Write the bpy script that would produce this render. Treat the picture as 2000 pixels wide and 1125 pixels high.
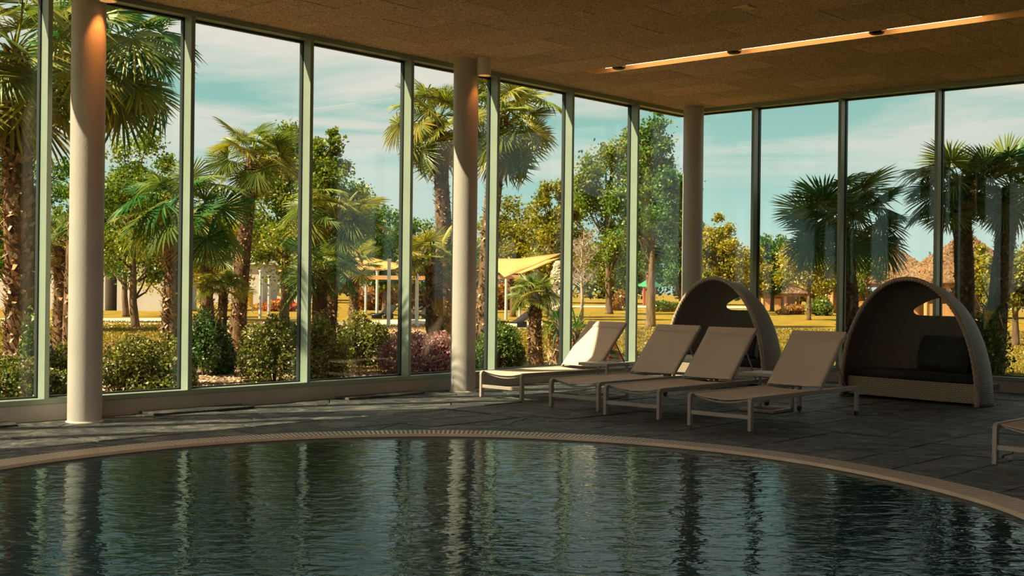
import bpy, bmesh, math, random
import numpy as np
from mathutils import Vector, Matrix

for o in list(bpy.data.objects):
    bpy.data.objects.remove(o, do_unlink=True)
scene = bpy.context.scene
C = scene.collection
random.seed(7)
RNG = np.random.default_rng(7)
PI = math.pi

# ------------------------------------------------------------------ camera
F_PX, CAM_H = 2406.4, 1.255
PITCH, ROLL, YAW = -0.0008, 0.0114, 0.8399
fw = Vector((math.sin(YAW)*math.cos(PITCH), math.cos(YAW)*math.cos(PITCH), math.sin(PITCH)))
rt0 = Vector((math.cos(YAW), -math.sin(YAW), 0.0))
up0 = rt0.cross(fw)
rt = rt0*math.cos(ROLL) + up0*math.sin(ROLL)
up = -rt0*math.sin(ROLL) + up0*math.cos(ROLL)
cam_d = bpy.data.cameras.new('camera')
cam = bpy.data.objects.new('camera', cam_d)
C.objects.link(cam)
cam_d.sensor_width = 36.0
cam_d.lens = F_PX/2000.0*36.0
cam_d.clip_start, cam_d.clip_end = 0.05, 600.0
m = Matrix((rt, up, -fw)).transposed().to_4x4()
m.translation = Vector((0, 0, CAM_H))
cam.matrix_world = m
scene.camera = cam

# ------------------------------------------------------------------ light, sky, exposure
scene.view_settings.view_transform = 'Standard'
scene.view_settings.look = 'None'
scene.view_settings.exposure = 0.8
scene.view_settings.gamma = 1.0
scene.view_settings.use_curve_mapping = False

SUN_AZ, SUN_ALT = math.radians(27), math.radians(44)
sun_dir = Vector((-math.cos(SUN_AZ)*math.cos(SUN_ALT), math.sin(SUN_AZ)*math.cos(SUN_ALT), math.sin(SUN_ALT)))
sd = bpy.data.lights.new('sun', 'SUN')
sd.energy = 9.0
sd.color = (1.0, 0.82, 0.56)
sd.angle = math.radians(0.6)
sun = bpy.data.objects.new('sun', sd)
C.objects.link(sun)
sun.rotation_euler = sun_dir.to_track_quat('Z', 'Y').to_euler()
sun.location = (-20, 30, 30)

world = bpy.data.worlds.new('sky')
scene.world = world
world.use_nodes = True
nt = world.node_tree
nt.nodes.clear()
def N(t, kind, **kw):
    n = t.nodes.new(kind)
    for k, v in kw.items():
        if k.startswith('i_'):
            n.inputs[k[2:].replace('_', ' ')].default_value = v
        else:
            setattr(n, k, v)
    return n
def ramp(t, stops, interp='LINEAR'):
    n = t.nodes.new('ShaderNodeValToRGB')
    n.color_ramp.interpolation = interp
    e = n.color_ramp.elements
    while len(e) < len(stops):
        e.new(0.5)
    for i, (p, c) in enumerate(stops):
        e[i].position = p
        e[i].color = (c[0], c[1], c[2], 1) if len(c) == 3 else c
    return n
L = nt.links.new
tc = N(nt, 'ShaderNodeTexCoord')
sep = N(nt, 'ShaderNodeSeparateXYZ')
L(tc.outputs['Generated'], sep.inputs[0])
base = ramp(nt, [(0.0, (0.20, 0.22, 0.16)), (0.495, (0.30, 0.34, 0.28)), (0.502, (0.56, 0.68, 0.62)), (0.53, (0.42, 0.61, 0.57)), (0.57, (0.29, 0.50, 0.47)),
                 (0.68, (0.21, 0.40, 0.41)), (1.0, (0.13, 0.28, 0.33))])
mr = N(nt, 'ShaderNodeMapRange')
mr.inputs['From Min'].default_value = -1.0
mr.inputs['From Max'].default_value = 1.0
L(sep.outputs['Z'], mr.inputs['Value'])
L(mr.outputs[0], base.inputs[0])
mp = N(nt, 'ShaderNodeMapping')
mp.inputs['Scale'].default_value = (1.3, 1.3, 10.0)
mp.inputs['Location'].default_value = (0.35, 1.2, 0.2)
mp.inputs['Rotation'].default_value = (0.06, -0.05, 0.3)
L(tc.outputs['Generated'], mp.inputs[0])
nz = N(nt, 'ShaderNodeTexNoise', i_Scale=2.2, i_Detail=7.0, i_Roughness=0.55, i_Distortion=0.5)
L(mp.outputs[0], nz.inputs[0])
cl = ramp(nt, [(0.40, (0, 0, 0)), (0.54, (1, 1, 1))])
L(nz.outputs[0], cl.inputs[0])
el = N(nt, 'ShaderNodeMapRange')
el.inputs['From Min'].default_value = 0.015
el.inputs['From Max'].default_value = 0.15
el.inputs['To Min'].default_value = 0.12
el.inputs['To Max'].default_value = 1.0
L(sep.outputs['Z'], el.inputs['Value'])
mu = N(nt, 'ShaderNodeMath', operation='MULTIPLY')
L(cl.outputs[0], mu.inputs[0])
L(el.outputs[0], mu.inputs[1])
mx = N(nt, 'ShaderNodeMixRGB')
mx.inputs[2].default_value = (0.72, 0.655, 0.605, 1)
L(mu.outputs[0], mx.inputs[0])
L(base.outputs[0], mx.inputs[1])
bg = N(nt, 'ShaderNodeBackground')
bg.inputs['Strength'].default_value = 0.70
L(mx.outputs[0], bg.inputs[0])
wo = N(nt, 'ShaderNodeOutputWorld')
L(bg.outputs[0], wo.inputs[0])

# ------------------------------------------------------------------ room numbers
YL, XR, ZC = 10.567, 15.671, 3.963       # inner faces of the two glazed walls, ceiling
M0, MS = 5.497, 1.5                      # first mullion in view and spacing, left wall
N0, NS = 9.378, 1.371                    # right wall
X0, Y0 = -4.5, -4.5                      # far side of the room, behind the camera
GZ = -0.05                               # garden level

def ray(px, py):
    return fw + rt*((px-1000)/F_PX) - up*((py-562.5)/F_PX)
def at(px, py, z=GZ):
    """garden / floor point seen at a place in the photograph"""
    d = ray(px, py)
    t = (z-CAM_H)/d.z
    return Vector((d.x*t, d.y*t, z))
def at_depth(px, py, dep):
    d = ray(px, py)
    t = dep
    return Vector((d.x*t, d.y*t, CAM_H+d.z*t))
def depth_of(p):
    return (Vector(p)-Vector((0, 0, CAM_H))).dot(fw)

# ------------------------------------------------------------------ object helpers
def tag(o, label=None, cat=None, group=None, kind=None):
    if label: o['label'] = label
    if cat: o['category'] = cat
    if group: o['group'] = group
    if kind: o['kind'] = kind
    return o
def empty(name, loc=(0, 0, 0), rz=0.0, parent=None):
    o = bpy.data.objects.new(name, None)
    C.objects.link(o)
    o.empty_display_size = 0.1
    o.location = loc
    o.rotation_euler = (0, 0, rz)
    if parent: o.parent = parent
    return o
def link(name, me, parent=None, loc=None, rot=None, scale=None):
    o = bpy.data.objects.new(name, me)
    C.objects.link(o)
    if parent: o.parent = parent
    if loc is not None: o.location = loc
    if rot is not None: o.rotation_euler = rot
    if scale is not None: o.scale = scale if hasattr(scale, '__len__') else (scale,)*3
    return o
def bevel(o, w=0.004, seg=2):
    b = o.modifiers.new('bevel', 'BEVEL')
    b.width = w
    b.segments = seg
    b.limit_method = 'ANGLE'
    return o
def copy_tree(o, parent=None):
    c = o.copy()
    C.objects.link(c)
    if parent: c.parent = parent
    for ch in list(o.children):
        copy_tree(ch, c)
    return c

class MB:
    def __init__(s):
        s.v, s.f = [], []
    def quadbox(s, pts):
        b = len(s.v)
        s.v += [tuple(p) for p in pts]
        s.f += [tuple(b+i for i in q) for q in ((0, 3, 2, 1), (4, 5, 6, 7), (0, 1, 5, 4), (1, 2, 6, 5), (2, 3, 7, 6), (3, 0, 4, 7))]
        return s
    def box(s, x0, x1, y0, y1, z0, z1):
        return s.quadbox([(x0, y0, z0), (x1, y0, z0), (x1, y1, z0), (x0, y1, z0), (x0, y0, z1), (x1, y0, z1), (x1, y1, z1), (x0, y1, z1)])
    def bar(s, a, b, w, h, upv=(0, 0, 1)):
        a, b = Vector(a), Vector(b)
        d = (b-a).normalized()
        side = d.cross(Vector(upv))
        if side.length < 1e-4: side = d.cross(Vector((1, 0, 0)))
        side.normalize()
        u = side.cross(d).normalized()
        P = []
        for q in (a, b):
            for i, j in ((-1, -1), (1, -1), (1, 1), (-1, 1)):
                P.append(q+side*(i*w/2)+u*(j*h/2))
        return s.quadbox(P)
    def tube(s, path, rad, n=8, caps=True):
        path = [Vector(p) for p in path]
        if not hasattr(rad, '__len__'): rad = [rad]*len(path)
        b = len(s.v)
        prev = None
        for i, p in enumerate(path):
            d = (path[min(i+1, len(path)-1)]-path[max(i-1, 0)]).normalized()
            if prev is None:
                a = d.cross(Vector((0, 0, 1)))
                if a.length < 1e-3: a = d.cross(Vector((1, 0, 0)))
                a.normalize()
            else:
                a = (prev-d*prev.dot(d)).normalized()
            prev = a
            c = d.cross(a)
            for k in range(n):
                t = 2*PI*k/n
                s.v.append(tuple(p+a*(rad[i]*math.cos(t))+c*(rad[i]*math.sin(t))))
        for i in range(len(path)-1):
            for k in range(n):
                k2 = (k+1) % n
                s.f.append((b+i*n+k, b+i*n+k2, b+(i+1)*n+k2, b+(i+1)*n+k))
        if caps:
            s.f.append(tuple(b+k for k in range(n))[::-1])
            s.f.append(tuple(b+(len(path)-1)*n+k for k in range(n)))
        return s
    def lathe(s, prof, n=32, c=(0, 0, 0)):
        b = len(s.v)
        for r, z in prof:
            for k in range(n):
                t = 2*PI*k/n
                s.v.append((c[0]+r*math.cos(t), c[1]+r*math.sin(t), c[2]+z))
        for i in range(len(prof)-1):
            for k in range(n):
                k2 = (k+1) % n
                s.f.append((b+i*n+k, b+i*n+k2, b+(i+1)*n+k2, b+(i+1)*n+k))
        return s
    def grid(s, fn, nu, nv):
        b = len(s.v)
        for i in range(nu+1):
            for j in range(nv+1):
                s.v.append(tuple(fn(i/nu, j/nv)))
        for i in range(nu):
            for j in range(nv):
                s.f.append((b+i*(nv+1)+j, b+(i+1)*(nv+1)+j, b+(i+1)*(nv+1)+j+1, b+i*(nv+1)+j+1))
        return s
    def mesh(s, name, mat, smooth=False):
        me = bpy.data.meshes.new(name)
        me.from_pydata(s.v, [], s.f)
        if mat: me.materials.append(mat)
        if smooth:
            me.polygons.foreach_set('use_smooth', [True]*len(me.polygons))
        me.update()
        return me
    def build(s, name, mat, parent=None, smooth=False, **kw):
        return link(name, s.mesh(name, mat, smooth), parent, **kw)

def np_mesh(name, V, faces_n, mat, var=None):
    """mesh of equal polygons: V (k, n, 3)"""
    k = V.shape[0]
    me = bpy.data.meshes.new(name)
    me.vertices.add(k*faces_n)
    me.vertices.foreach_set('co', V.reshape(-1).astype(np.float32))
    me.loops.add(k*faces_n)
    me.loops.foreach_set('vertex_index', np.arange(k*faces_n, dtype=np.int32))
    me.polygons.add(k)
    me.polygons.foreach_set('loop_start', np.arange(0, k*faces_n, faces_n, dtype=np.int32))
    me.polygons.foreach_set('loop_total', np.full(k, faces_n, dtype=np.int32))
    if var is not None:
        a = me.attributes.new('var', 'FLOAT', 'FACE')
        a.data.foreach_set('value', var.astype(np.float32))
    me.materials.append(mat)
    me.update()
    me.validate()
    return me

# ------------------------------------------------------------------ materials
def new_mat(name):
    mt = bpy.data.materials.new(name)
    mt.use_nodes = True
    t = mt.node_tree
    return mt, t, t.nodes['Principled BSDF']
def pmat(name, col, rough=0.5, metal=0.0, col2=None, nscale=8.0, stretch=(1, 1, 1), bump=0.0, bscale=40.0, obj_var=0.0, spec=0.5, lo=0.35, hi=0.65):
    mt, t, p = new_mat(name)
    p.inputs['Roughness'].default_value = rough
    p.inputs['Metallic'].default_value = metal
    p.inputs['Specular IOR Level'].default_value = spec
    tcn = N(t, 'ShaderNodeTexCoord')
    mpn = N(t, 'ShaderNodeMapping')
    mpn.inputs['Scale'].default_value = stretch
    t.links.new(tcn.outputs['Object'], mpn.inputs[0])
    src = None
    if col2 is not None:
        n1 = N(t, 'ShaderNodeTexNoise', i_Scale=nscale, i_Detail=6.0, i_Roughness=0.6)
        t.links.new(mpn.outputs[0], n1.inputs[0])
        r = ramp(t, [(lo, col), (hi, col2)])
        t.links.new(n1.outputs[0], r.inputs[0])
        src = r.outputs[0]
    if obj_var:
        oi = N(t, 'ShaderNodeObjectInfo')
        hs = N(t, 'ShaderNodeHueSaturation')
        mrn = N(t, 'ShaderNodeMapRange')
        mrn.inputs['To Min'].default_value = 1-obj_var
        mrn.inputs['To Max'].default_value = 1+obj_var
        t.links.new(oi.outputs['Random'], mrn.inputs['Value'])
        t.links.new(mrn.outputs[0], hs.inputs['Value'])
        if src: t.links.new(src, hs.inputs['Color'])
        else: hs.inputs['Color'].default_value = (*col, 1)
        src = hs.outputs[0]
    if src: t.links.new(src, p.inputs['Base Color'])
    else: p.inputs['Base Color'].default_value = (*col, 1)
    if bump:
        n2 = N(t, 'ShaderNodeTexNoise', i_Scale=bscale, i_Detail=5.0, i_Roughness=0.6)
        t.links.new(mpn.outputs[0], n2.inputs[0])
        b = N(t, 'ShaderNodeBump', i_Strength=bump, i_Distance=0.02)
        t.links.new(n2.outputs[0], b.inputs['Height'])
        t.links.new(b.outputs[0], p.inputs['Normal'])
    return mt

def leaf_mat(name, dark, mid, light, trans=0.35, rough=0.55, gloss=0.03):
    """leaf with light shining through; colour varies leaf by leaf"""
    mt, t, p = new_mat(name)
    t.nodes.remove(p)
    out = t.nodes['Material Output']
    a = N(t, 'ShaderNodeAttribute', attribute_name='var')
    oi = N(t, 'ShaderNodeObjectInfo')
    ad = N(t, 'ShaderNodeMath', operation='ADD')
    mm = N(t, 'ShaderNodeMath', operation='MULTIPLY')
    mm.inputs[1].default_value = 0.25
    t.links.new(oi.outputs['Random'], mm.inputs[0])
    t.links.new(a.outputs['Fac'], ad.inputs[0])
    t.links.new(mm.outputs[0], ad.inputs[1])
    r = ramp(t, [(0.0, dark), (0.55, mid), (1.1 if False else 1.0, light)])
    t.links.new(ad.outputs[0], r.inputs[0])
    d = N(t, 'ShaderNodeBsdfDiffuse')
    tr = N(t, 'ShaderNodeBsdfTranslucent')
    g = N(t, 'ShaderNodeBsdfGlossy', i_Roughness=0.45)
    hs = N(t, 'ShaderNodeHueSaturation')
    hs.inputs['Value'].default_value = 1.15
    hs.inputs['Saturation'].default_value = 1.1
    t.links.new(r.outputs[0], d.inputs[0])
    t.links.new(r.outputs[0], hs.inputs['Color'])
    t.links.new(hs.outputs[0], tr.inputs[0])
    m1 = N(t, 'ShaderNodeMixShader')
    m1.inputs[0].default_value = trans
    t.links.new(d.outputs[0], m1.inputs[1])
    t.links.new(tr.outputs[0], m1.inputs[2])
    m2 = N(t, 'ShaderNodeMixShader')
    m2.inputs[0].default_value = gloss
    g.inputs[0].default_value = (0.9, 0.9, 0.8, 1)
    t.links.new(m1.outputs[0], m2.inputs[1])
    t.links.new(g.outputs[0], m2.inputs[2])
    t.links.new(m2.outputs[0], out.inputs[0])
    return mt

M = {}
# slate of the deck: cleft relief, veins of lighter grey-brown
def slate(name):
    mt, t, p = new_mat(name)
    tcn = N(t, 'ShaderNodeTexCoord')
    geo = N(t, 'ShaderNodeNewGeometry')
    oi = N(t, 'ShaderNodeObjectInfo')
    ofs = N(t, 'ShaderNodeVectorMath', operation='ADD')
    vm = N(t, 'ShaderNodeVectorMath', operation='SCALE')
    cmb = N(t, 'ShaderNodeCombineXYZ')
    t.links.new(oi.outputs['Random'], cmb.inputs[2])
    t.links.new(cmb.outputs[0], vm.inputs[0])
    vm.inputs['Scale'].default_value = 60.0
    t.links.new(geo.outputs['Position'], ofs.inputs[0])
    t.links.new(vm.outputs[0], ofs.inputs[1])
    mpn = N(t, 'ShaderNodeMapping')
    mpn.inputs['Scale'].default_value = (1.0, 1.0, 1.0)
    t.links.new(ofs.outputs[0], mpn.inputs[0])
    n1 = N(t, 'ShaderNodeTexNoise', i_Scale=2.6, i_Detail=8.0, i_Roughness=0.62, i_Distortion=1.2)
    n2 = N(t, 'ShaderNodeTexNoise', i_Scale=6.0, i_Detail=7.0, i_Roughness=0.62, i_Distortion=2.6)
    n3 = N(t, 'ShaderNodeTexNoise', i_Scale=60.0, i_Detail=4.0)
    for n in (n1, n2, n3): t.links.new(mpn.outputs[0], n.inputs[0])
    r = ramp(t, [(0.34, (0.009, 0.011, 0.011)), (0.50, (0.046, 0.048, 0.045)), (0.66, (0.16, 0.148, 0.128))])
    t.links.new(n1.outputs[0], r.inputs[0])
    hs = N(t, 'ShaderNodeHueSaturation')
    mrn = N(t, 'ShaderNodeMapRange')
    mrn.inputs['To Min'].default_value = 0.72
    mrn.inputs['To Max'].default_value = 1.25
    t.links.new(oi.outputs['Random'], mrn.inputs['Value'])
    t.links.new(mrn.outputs[0], hs.inputs['Value'])
    t.links.new(r.outputs[0], hs.inputs['Color'])
    t.links.new(hs.outputs[0], p.inputs['Base Color'])
    rr = ramp(t, [(0.3, (0.42,)*3), (0.7, (0.68,)*3)])
    t.links.new(n2.outputs[0], rr.inputs[0])
    t.links.new(rr.outputs[0], p.inputs['Roughness'])
    p.inputs['Specular IOR Level'].default_value = 0.45
    b1 = N(t, 'ShaderNodeBump', i_Strength=1.0, i_Distance=0.06)
    b2 = N(t, 'ShaderNodeBump', i_Strength=0.5, i_Distance=0.006)
    t.links.new(n2.outputs[0], b1.inputs['Height'])
    t.links.new(n3.outputs[0], b2.inputs['Height'])
    t.links.new(b1.outputs[0], b2.inputs['Normal'])
    t.links.new(b2.outputs[0], p.inputs['Normal'])
    return mt
M['slate'] = slate('slate')
M['mortar'] = pmat('mortar', (0.018, 0.018, 0.017), 0.9)
M['grate'] = pmat('grate_plastic', (0.60, 0.43, 0.30), 0.38, col2=(0.70, 0.52, 0.37), nscale=3)
M['metal'] = pmat('window_metal', (0.255, 0.315, 0.245), 0.42, 0.15, col2=(0.29, 0.35, 0.275), nscale=3)
M['gasket'] = pmat('gasket_rubber', (0.012, 0.018, 0.018), 0.5)
M['plinth'] = pmat('plinth_paint', (0.36, 0.34, 0.30), 0.6, col2=(0.44, 0.41, 0.355), nscale=2.5, bump=0.15, bscale=120)
M['column'] = pmat('column_paint', (0.41, 0.375, 0.335), 0.6, col2=(0.46, 0.42, 0.375), nscale=2.0, bump=0.12, bscale=45)
M['plaster'] = pmat('plaster', (0.30, 0.26, 0.22), 0.8)
M['white_metal'] = pmat('lamp_white', (0.62, 0.58, 0.52), 0.45)
M['black'] = pmat('black_metal', (0.012, 0.012, 0.013), 0.35)
M['taupe'] = pmat('taupe_metal', (0.36, 0.295, 0.24), 0.42, 0.1, col2=(0.40, 0.335, 0.275), nscale=4)
M['cushion'] = pmat('black_cushion', (0.016, 0.015, 0.014), 0.85, col2=(0.028, 0.025, 0.022), nscale=5, bump=0.3, bscale=14)
M['cushion_grey'] = pmat('grey_cushion', (0.075, 0.062, 0.05), 0.85, bump=0.3, bscale=14)

def glass():
    mt, t, p = new_mat('window_glass')
    t.nodes.remove(p)
    out = t.nodes['Material Output']
    tr = N(t, 'ShaderNodeBsdfTransparent')
    tr.inputs[0].default_value = (0.945, 0.985, 0.955, 1)
    gl = N(t, 'ShaderNodeBsdfGlossy', i_Roughness=0.0)
    lw = N(t, 'ShaderNodeLayerWeight', i_Blend=0.5)
    pw = N(t, 'ShaderNodeMath', operation='POWER')
    pw.inputs[1].default_value = 5.0
    t.links.new(lw.outputs['Facing'], pw.inputs[0])
    ma = N(t, 'ShaderNodeMath', operation='MULTIPLY_ADD')
    ma.inputs[1].default_value = 0.93
    ma.inputs[2].default_value = 0.035
    t.links.new(pw.outputs[0], ma.inputs[0])
    mxs = N(t, 'ShaderNodeMixShader')
    t.links.new(ma.outputs[0], mxs.inputs[0])
    t.links.new(tr.outputs[0], mxs.inputs[1])
    t.links.new(gl.outputs[0], mxs.inputs[2])
    t.links.new(mxs.outputs[0], out.inputs[0])
    return mt
M['glass'] = glass()

def woodwool():
    mt, t, p = new_mat('wood_wool')
    geo = N(t, 'ShaderNodeNewGeometry')
    oi = N(t, 'ShaderNodeObjectInfo')
    n1 = N(t, 'ShaderNodeTexNoise', i_Scale=17.0, i_Detail=6.0, i_Roughness=0.75, i_Distortion=5.0)
    n2 = N(t, 'ShaderNodeTexNoise', i_Scale=1.6, i_Detail=3.0)
    t.links.new(geo.outputs['Position'], n1.inputs[0])
    t.links.new(geo.outputs['Position'], n2.inputs[0])
    r = ramp(t, [(0.39, (0.15, 0.085, 0.05)), (0.50, (0.68, 0.455, 0.29)), (0.61, (1.0, 0.80, 0.58))])
    t.links.new(n1.outputs[0], r.inputs[0])
    hs = N(t, 'ShaderNodeHueSaturation')
    mrn = N(t, 'ShaderNodeMapRange')
    mrn.inputs['To Min'].default_value = 0.84
    mrn.inputs['To Max'].default_value = 1.12
    t.links.new(oi.outputs['Random'], mrn.inputs['Value'])
    t.links.new(mrn.outputs[0], hs.inputs['Value'])
    t.links.new(r.outputs[0], hs.inputs['Color'])
    t.links.new(hs.outputs[0], p.inputs['Base Color'])
    p.inputs['Roughness'].default_value = 0.85
    p.inputs['Specular IOR Level'].default_value = 0.2
    b = N(t, 'ShaderNodeBump', i_Strength=0.9, i_Distance=0.012)
    t.links.new(n1.outputs[0], b.inputs['Height'])
    t.links.new(b.outputs[0], p.inputs['Normal'])
    return mt
M['woodwool'] = woodwool()

def water():
    mt, t, p = new_mat('pool_water')
    t.nodes.remove(p)
    out = t.nodes['Material Output']
    deep = N(t, 'ShaderNodeBsdfDiffuse')
    deep.inputs[0].default_value = (0.004, 0.022, 0.026, 1)
    mir = N(t, 'ShaderNodeBsdfGlossy', i_Roughness=0.02)
    mir.inputs[0].default_value = (0.82, 0.96, 1.0, 1)
    fr = N(t, 'ShaderNodeFresnel', i_IOR=1.33)
    pw = N(t, 'ShaderNodeMath', operation='POWER')
    pw.inputs[1].default_value = 1.5
    mxw = N(t, 'ShaderNodeMixShader')
    t.links.new(fr.outputs[0], pw.inputs[0])
    t.links.new(pw.outputs[0], mxw.inputs[0])
    t.links.new(deep.outputs[0], mxw.inputs[1])
    t.links.new(mir.outputs[0], mxw.inputs[2])
    t.links.new(mxw.outputs[0], out.inputs[0])
    geo = N(t, 'ShaderNodeNewGeometry')
    mpn = N(t, 'ShaderNodeCombineXYZ')
    for i, (d, k) in enumerate(((rt0, 0.52), (fw, 1.0))):
        dp = N(t, 'ShaderNodeVectorMath', operation='DOT_PRODUCT')
        dp.inputs[1].default_value = (d.x*k, d.y*k, 0)
        t.links.new(geo.outputs['Position'], dp.inputs[0])
        t.links.new(dp.outputs['Value'], mpn.inputs[i])
    n1 = N(t, 'ShaderNodeTexNoise', i_Scale=9.0, i_Detail=2.0, i_Roughness=0.45, i_Distortion=0.9)
    n2 = N(t, 'ShaderNodeTexNoise', i_Scale=25.0, i_Detail=2.0, i_Roughness=0.5, i_Distortion=0.6)
    n3 = N(t, 'ShaderNodeTexNoise', i_Scale=1.1, i_Detail=2.0)
    for n in (n1, n2): t.links.new(mpn.outputs[0], n.inputs[0])
    t.links.new(geo.outputs['Position'], n3.inputs[0])
    b0 = N(t, 'ShaderNodeBump', i_Strength=1.0, i_Distance=0.008)
    b1 = N(t, 'ShaderNodeBump', i_Strength=1.0, i_Distance=0.0062)
    b2 = N(t, 'ShaderNodeBump', i_Strength=1.0, i_Distance=0.0015)
    t.links.new(n3.outputs[0], b0.inputs['Height'])
    t.links.new(n1.outputs[0], b1.inputs['Height'])
    t.links.new(n2.outputs[0], b2.inputs['Height'])
    t.links.new(b0.outputs[0], b1.inputs['Normal'])
    t.links.new(b1.outputs[0], b2.inputs['Normal'])
    t.links.new(b2.outputs[0], mir.inputs['Normal'])
    t.links.new(b2.outputs[0], fr.inputs['Normal'])
    return mt
M['water'] = water()
M['pool_tile'] = pmat('pool_mosaic', (0.01, 0.03, 0.045), 0.3, col2=(0.015, 0.05, 0.07), nscale=30)

def emit(name, col, s):
    mt, t, p = new_mat(name)
    p.inputs['Base Color'].default_value = (*col, 1)
    p.inputs['Emission Color'].default_value = (*col, 1)
    p.inputs['Emission Strength'].default_value = s
    return mt
M['tube'] = emit('lit_tube', (1.0, 0.68, 0.38), 5.0)
M['diffuser'] = emit('fill_diffuser', (1.0, 0.86, 0.72), 13.0)  # emitter of the added fill lamps behind the viewer
M['lamp_glow'] = emit('lamp_lens', (1.0, 0.50, 0.16), 3.0)
M['channel'] = pmat('lamp_channel', (0.80, 0.52, 0.23), 0.5)

def sling():
    mt, t, p = new_mat('sling_fabric')
    out = t.nodes['Material Output']
    p.inputs['Roughness'].default_value = 0.7
    geo = N(t, 'ShaderNodeTexCoord')
    wv = N(t, 'ShaderNodeTexNoise', i_Scale=260.0, i_Detail=2.0)
    t.links.new(geo.outputs['Object'], wv.inputs[0])
    r = ramp(t, [(0.35, (0.78, 0.615, 0.485)), (0.65, (0.88, 0.715, 0.575))])
    t.links.new(wv.outputs[0], r.inputs[0])
    t.links.new(r.outputs[0], p.inputs['Base Color'])
    tr = N(t, 'ShaderNodeBsdfTransparent')
    tl = N(t, 'ShaderNodeBsdfTranslucent')
    tl.inputs[0].default_value = (0.80, 0.64, 0.50, 1)
    m1 = N(t, 'ShaderNodeMixShader')
    m1.inputs[0].default_value = 0.15
    t.links.new(p.outputs[0], m1.inputs[1])
    t.links.new(tl.outputs[0], m1.inputs[2])
    m2 = N(t, 'ShaderNodeMixShader')
    m2.inputs[0].default_value = 0.13
    t.links.new(m1.outputs[0], m2.inputs[1])
    t.links.new(tr.outputs[0], m2.inputs[2])
    t.links.new(m2.outputs[0], out.inputs[0])
    return mt
M['sling'] = sling()

def wicker(name, cs, col, dark):
    """basket weave from UV in metres"""
    mt, t, p = new_mat(name)
    uv = N(t, 'ShaderNodeUVMap')
    sp = N(t, 'ShaderNodeSeparateXYZ')
    sc = N(t, 'ShaderNodeVectorMath', operation='SCALE')
    sc.inputs['Scale'].default_value = 1.0/cs
    t.links.new(uv.outputs[0], sc.inputs[0])
    t.links.new(sc.outputs[0], sp.inputs[0])
    def mth(op, a, b=None):
        n = N(t, 'ShaderNodeMath', operation=op)
        for i, q in enumerate((a, b)):
            if q is None: continue
            if isinstance(q, (int, float)): n.inputs[i].default_value = q
            else: t.links.new(q, n.inputs[i])
        return n.outputs[0]
    su = mth('ABSOLUTE', mth('SINE', mth('MULTIPLY', sp.outputs[0], PI)))
    sv = mth('ABSOLUTE', mth('SINE', mth('MULTIPLY', sp.outputs[1], PI)))
    ck = N(t, 'ShaderNodeTexChecker', i_Scale=1.0)
    t.links.new(sc.outputs[0], ck.inputs['Vector'])
    h = N(t, 'ShaderNodeMixRGB')
    t.links.new(ck.outputs['Fac'], h.inputs[0])
    t.links.new(su, h.inputs[1])
    t.links.new(sv, h.inputs[2])
    r = ramp(t, [(0.05, dark), (0.75, col)])
    t.links.new(h.outputs[0], r.inputs[0])
    t.links.new(r.outputs[0], p.inputs['Base Color'])
    p.inputs['Roughness'].default_value = 0.5
    b = N(t, 'ShaderNodeBump', i_Strength=0.8, i_Distance=0.006)
    t.links.new(h.outputs[0], b.inputs['Height'])
    t.links.new(b.outputs[0], p.inputs['Normal'])
    return mt
M['wicker'] = wicker('woven_rattan', 0.014, (0.25, 0.205, 0.16), (0.05, 0.038, 0.028))
M['wicker_coarse'] = wicker('woven_rattan_skirt', 0.022, (0.42, 0.33, 0.24), (0.08, 0.055, 0.035))
M['rope'] = pmat('rattan_braid', (0.33, 0.25, 0.18), 0.55, col2=(0.42, 0.33, 0.24), nscale=30)

# ------------------------------------------------------------------ pool outline
PC = Vector((5.0, 5.1, 0))
_ang = np.radians(np.array([-180, -140, -110, -80, -65, -50, -35, -20, 0, 20, 40, 60, 80, 95, 110, 130, 155, 180]))
_rad = np.array([3.30, 3.34, 3.38, 3.40, 3.40, 3.36, 3.26, 3.22, 3.265, 3.30, 3.345, 3.30, 3.22, 3.18, 3.22, 3.28, 3.30, 3.30])
_fa = np.linspace(-PI, PI, 721)
_fr = np.interp(_fa, _ang, _rad)
for _ in range(3):
    _e = np.r_[_fr[-21:-1], _fr, _fr[1:21]]
    _fr = np.convolve(_e, np.ones(21)/21, 'same')[20:-20]
def r_in(a):
    return float(np.interp(math.atan2(math.sin(a), math.cos(a)), _fa, _fr))
GW = 0.265
def r_out(a):
    return r_in(a)+GW
def polar(a, r, z=0.0):
    return Vector((PC.x+r*math.cos(a), PC.y+r*math.sin(a), z))

# ------------------------------------------------------------------ floor
def ring_plate(rin_fn, x0, x1, y0, y1, z):
    """rectangle with the pool cut out"""
    mb = MB()
    n = 144
    for i in range(n):
        a = -PI+2*PI*i/n
        d = Vector((math.cos(a), math.sin(a)))
        ts = []
        if d.x > 1e-9: ts.append((x1-PC.x)/d.x)
        if d.x < -1e-9: ts.append((x0-PC.x)/d.x)
        if d.y > 1e-9: ts.append((y1-PC.y)/d.y)
        if d.y < -1e-9: ts.append((y0-PC.y)/d.y)
        t = min(ts)
        p = polar(a, rin_fn(a), z)
        mb.v.append(tuple(p))
        mb.v.append((PC.x+d.x*t, PC.y+d.y*t, z))
    for i in range(n):
        j = (i+1) % n
        mb.f.append((2*i, 2*i+1, 2*j+1, 2*j))
    return mb
# exact corners of the rectangle lie just outside the walls
floor = ring_plate(lambda a: r_in(a)+0.02, X0-1.2, XR+0.9, Y0-1.2, YL+0.9, -0.022).build('floor', M['mortar'])
tag(floor, 'dark mortar bed under the slate paved pool deck', kind='structure')

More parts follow.
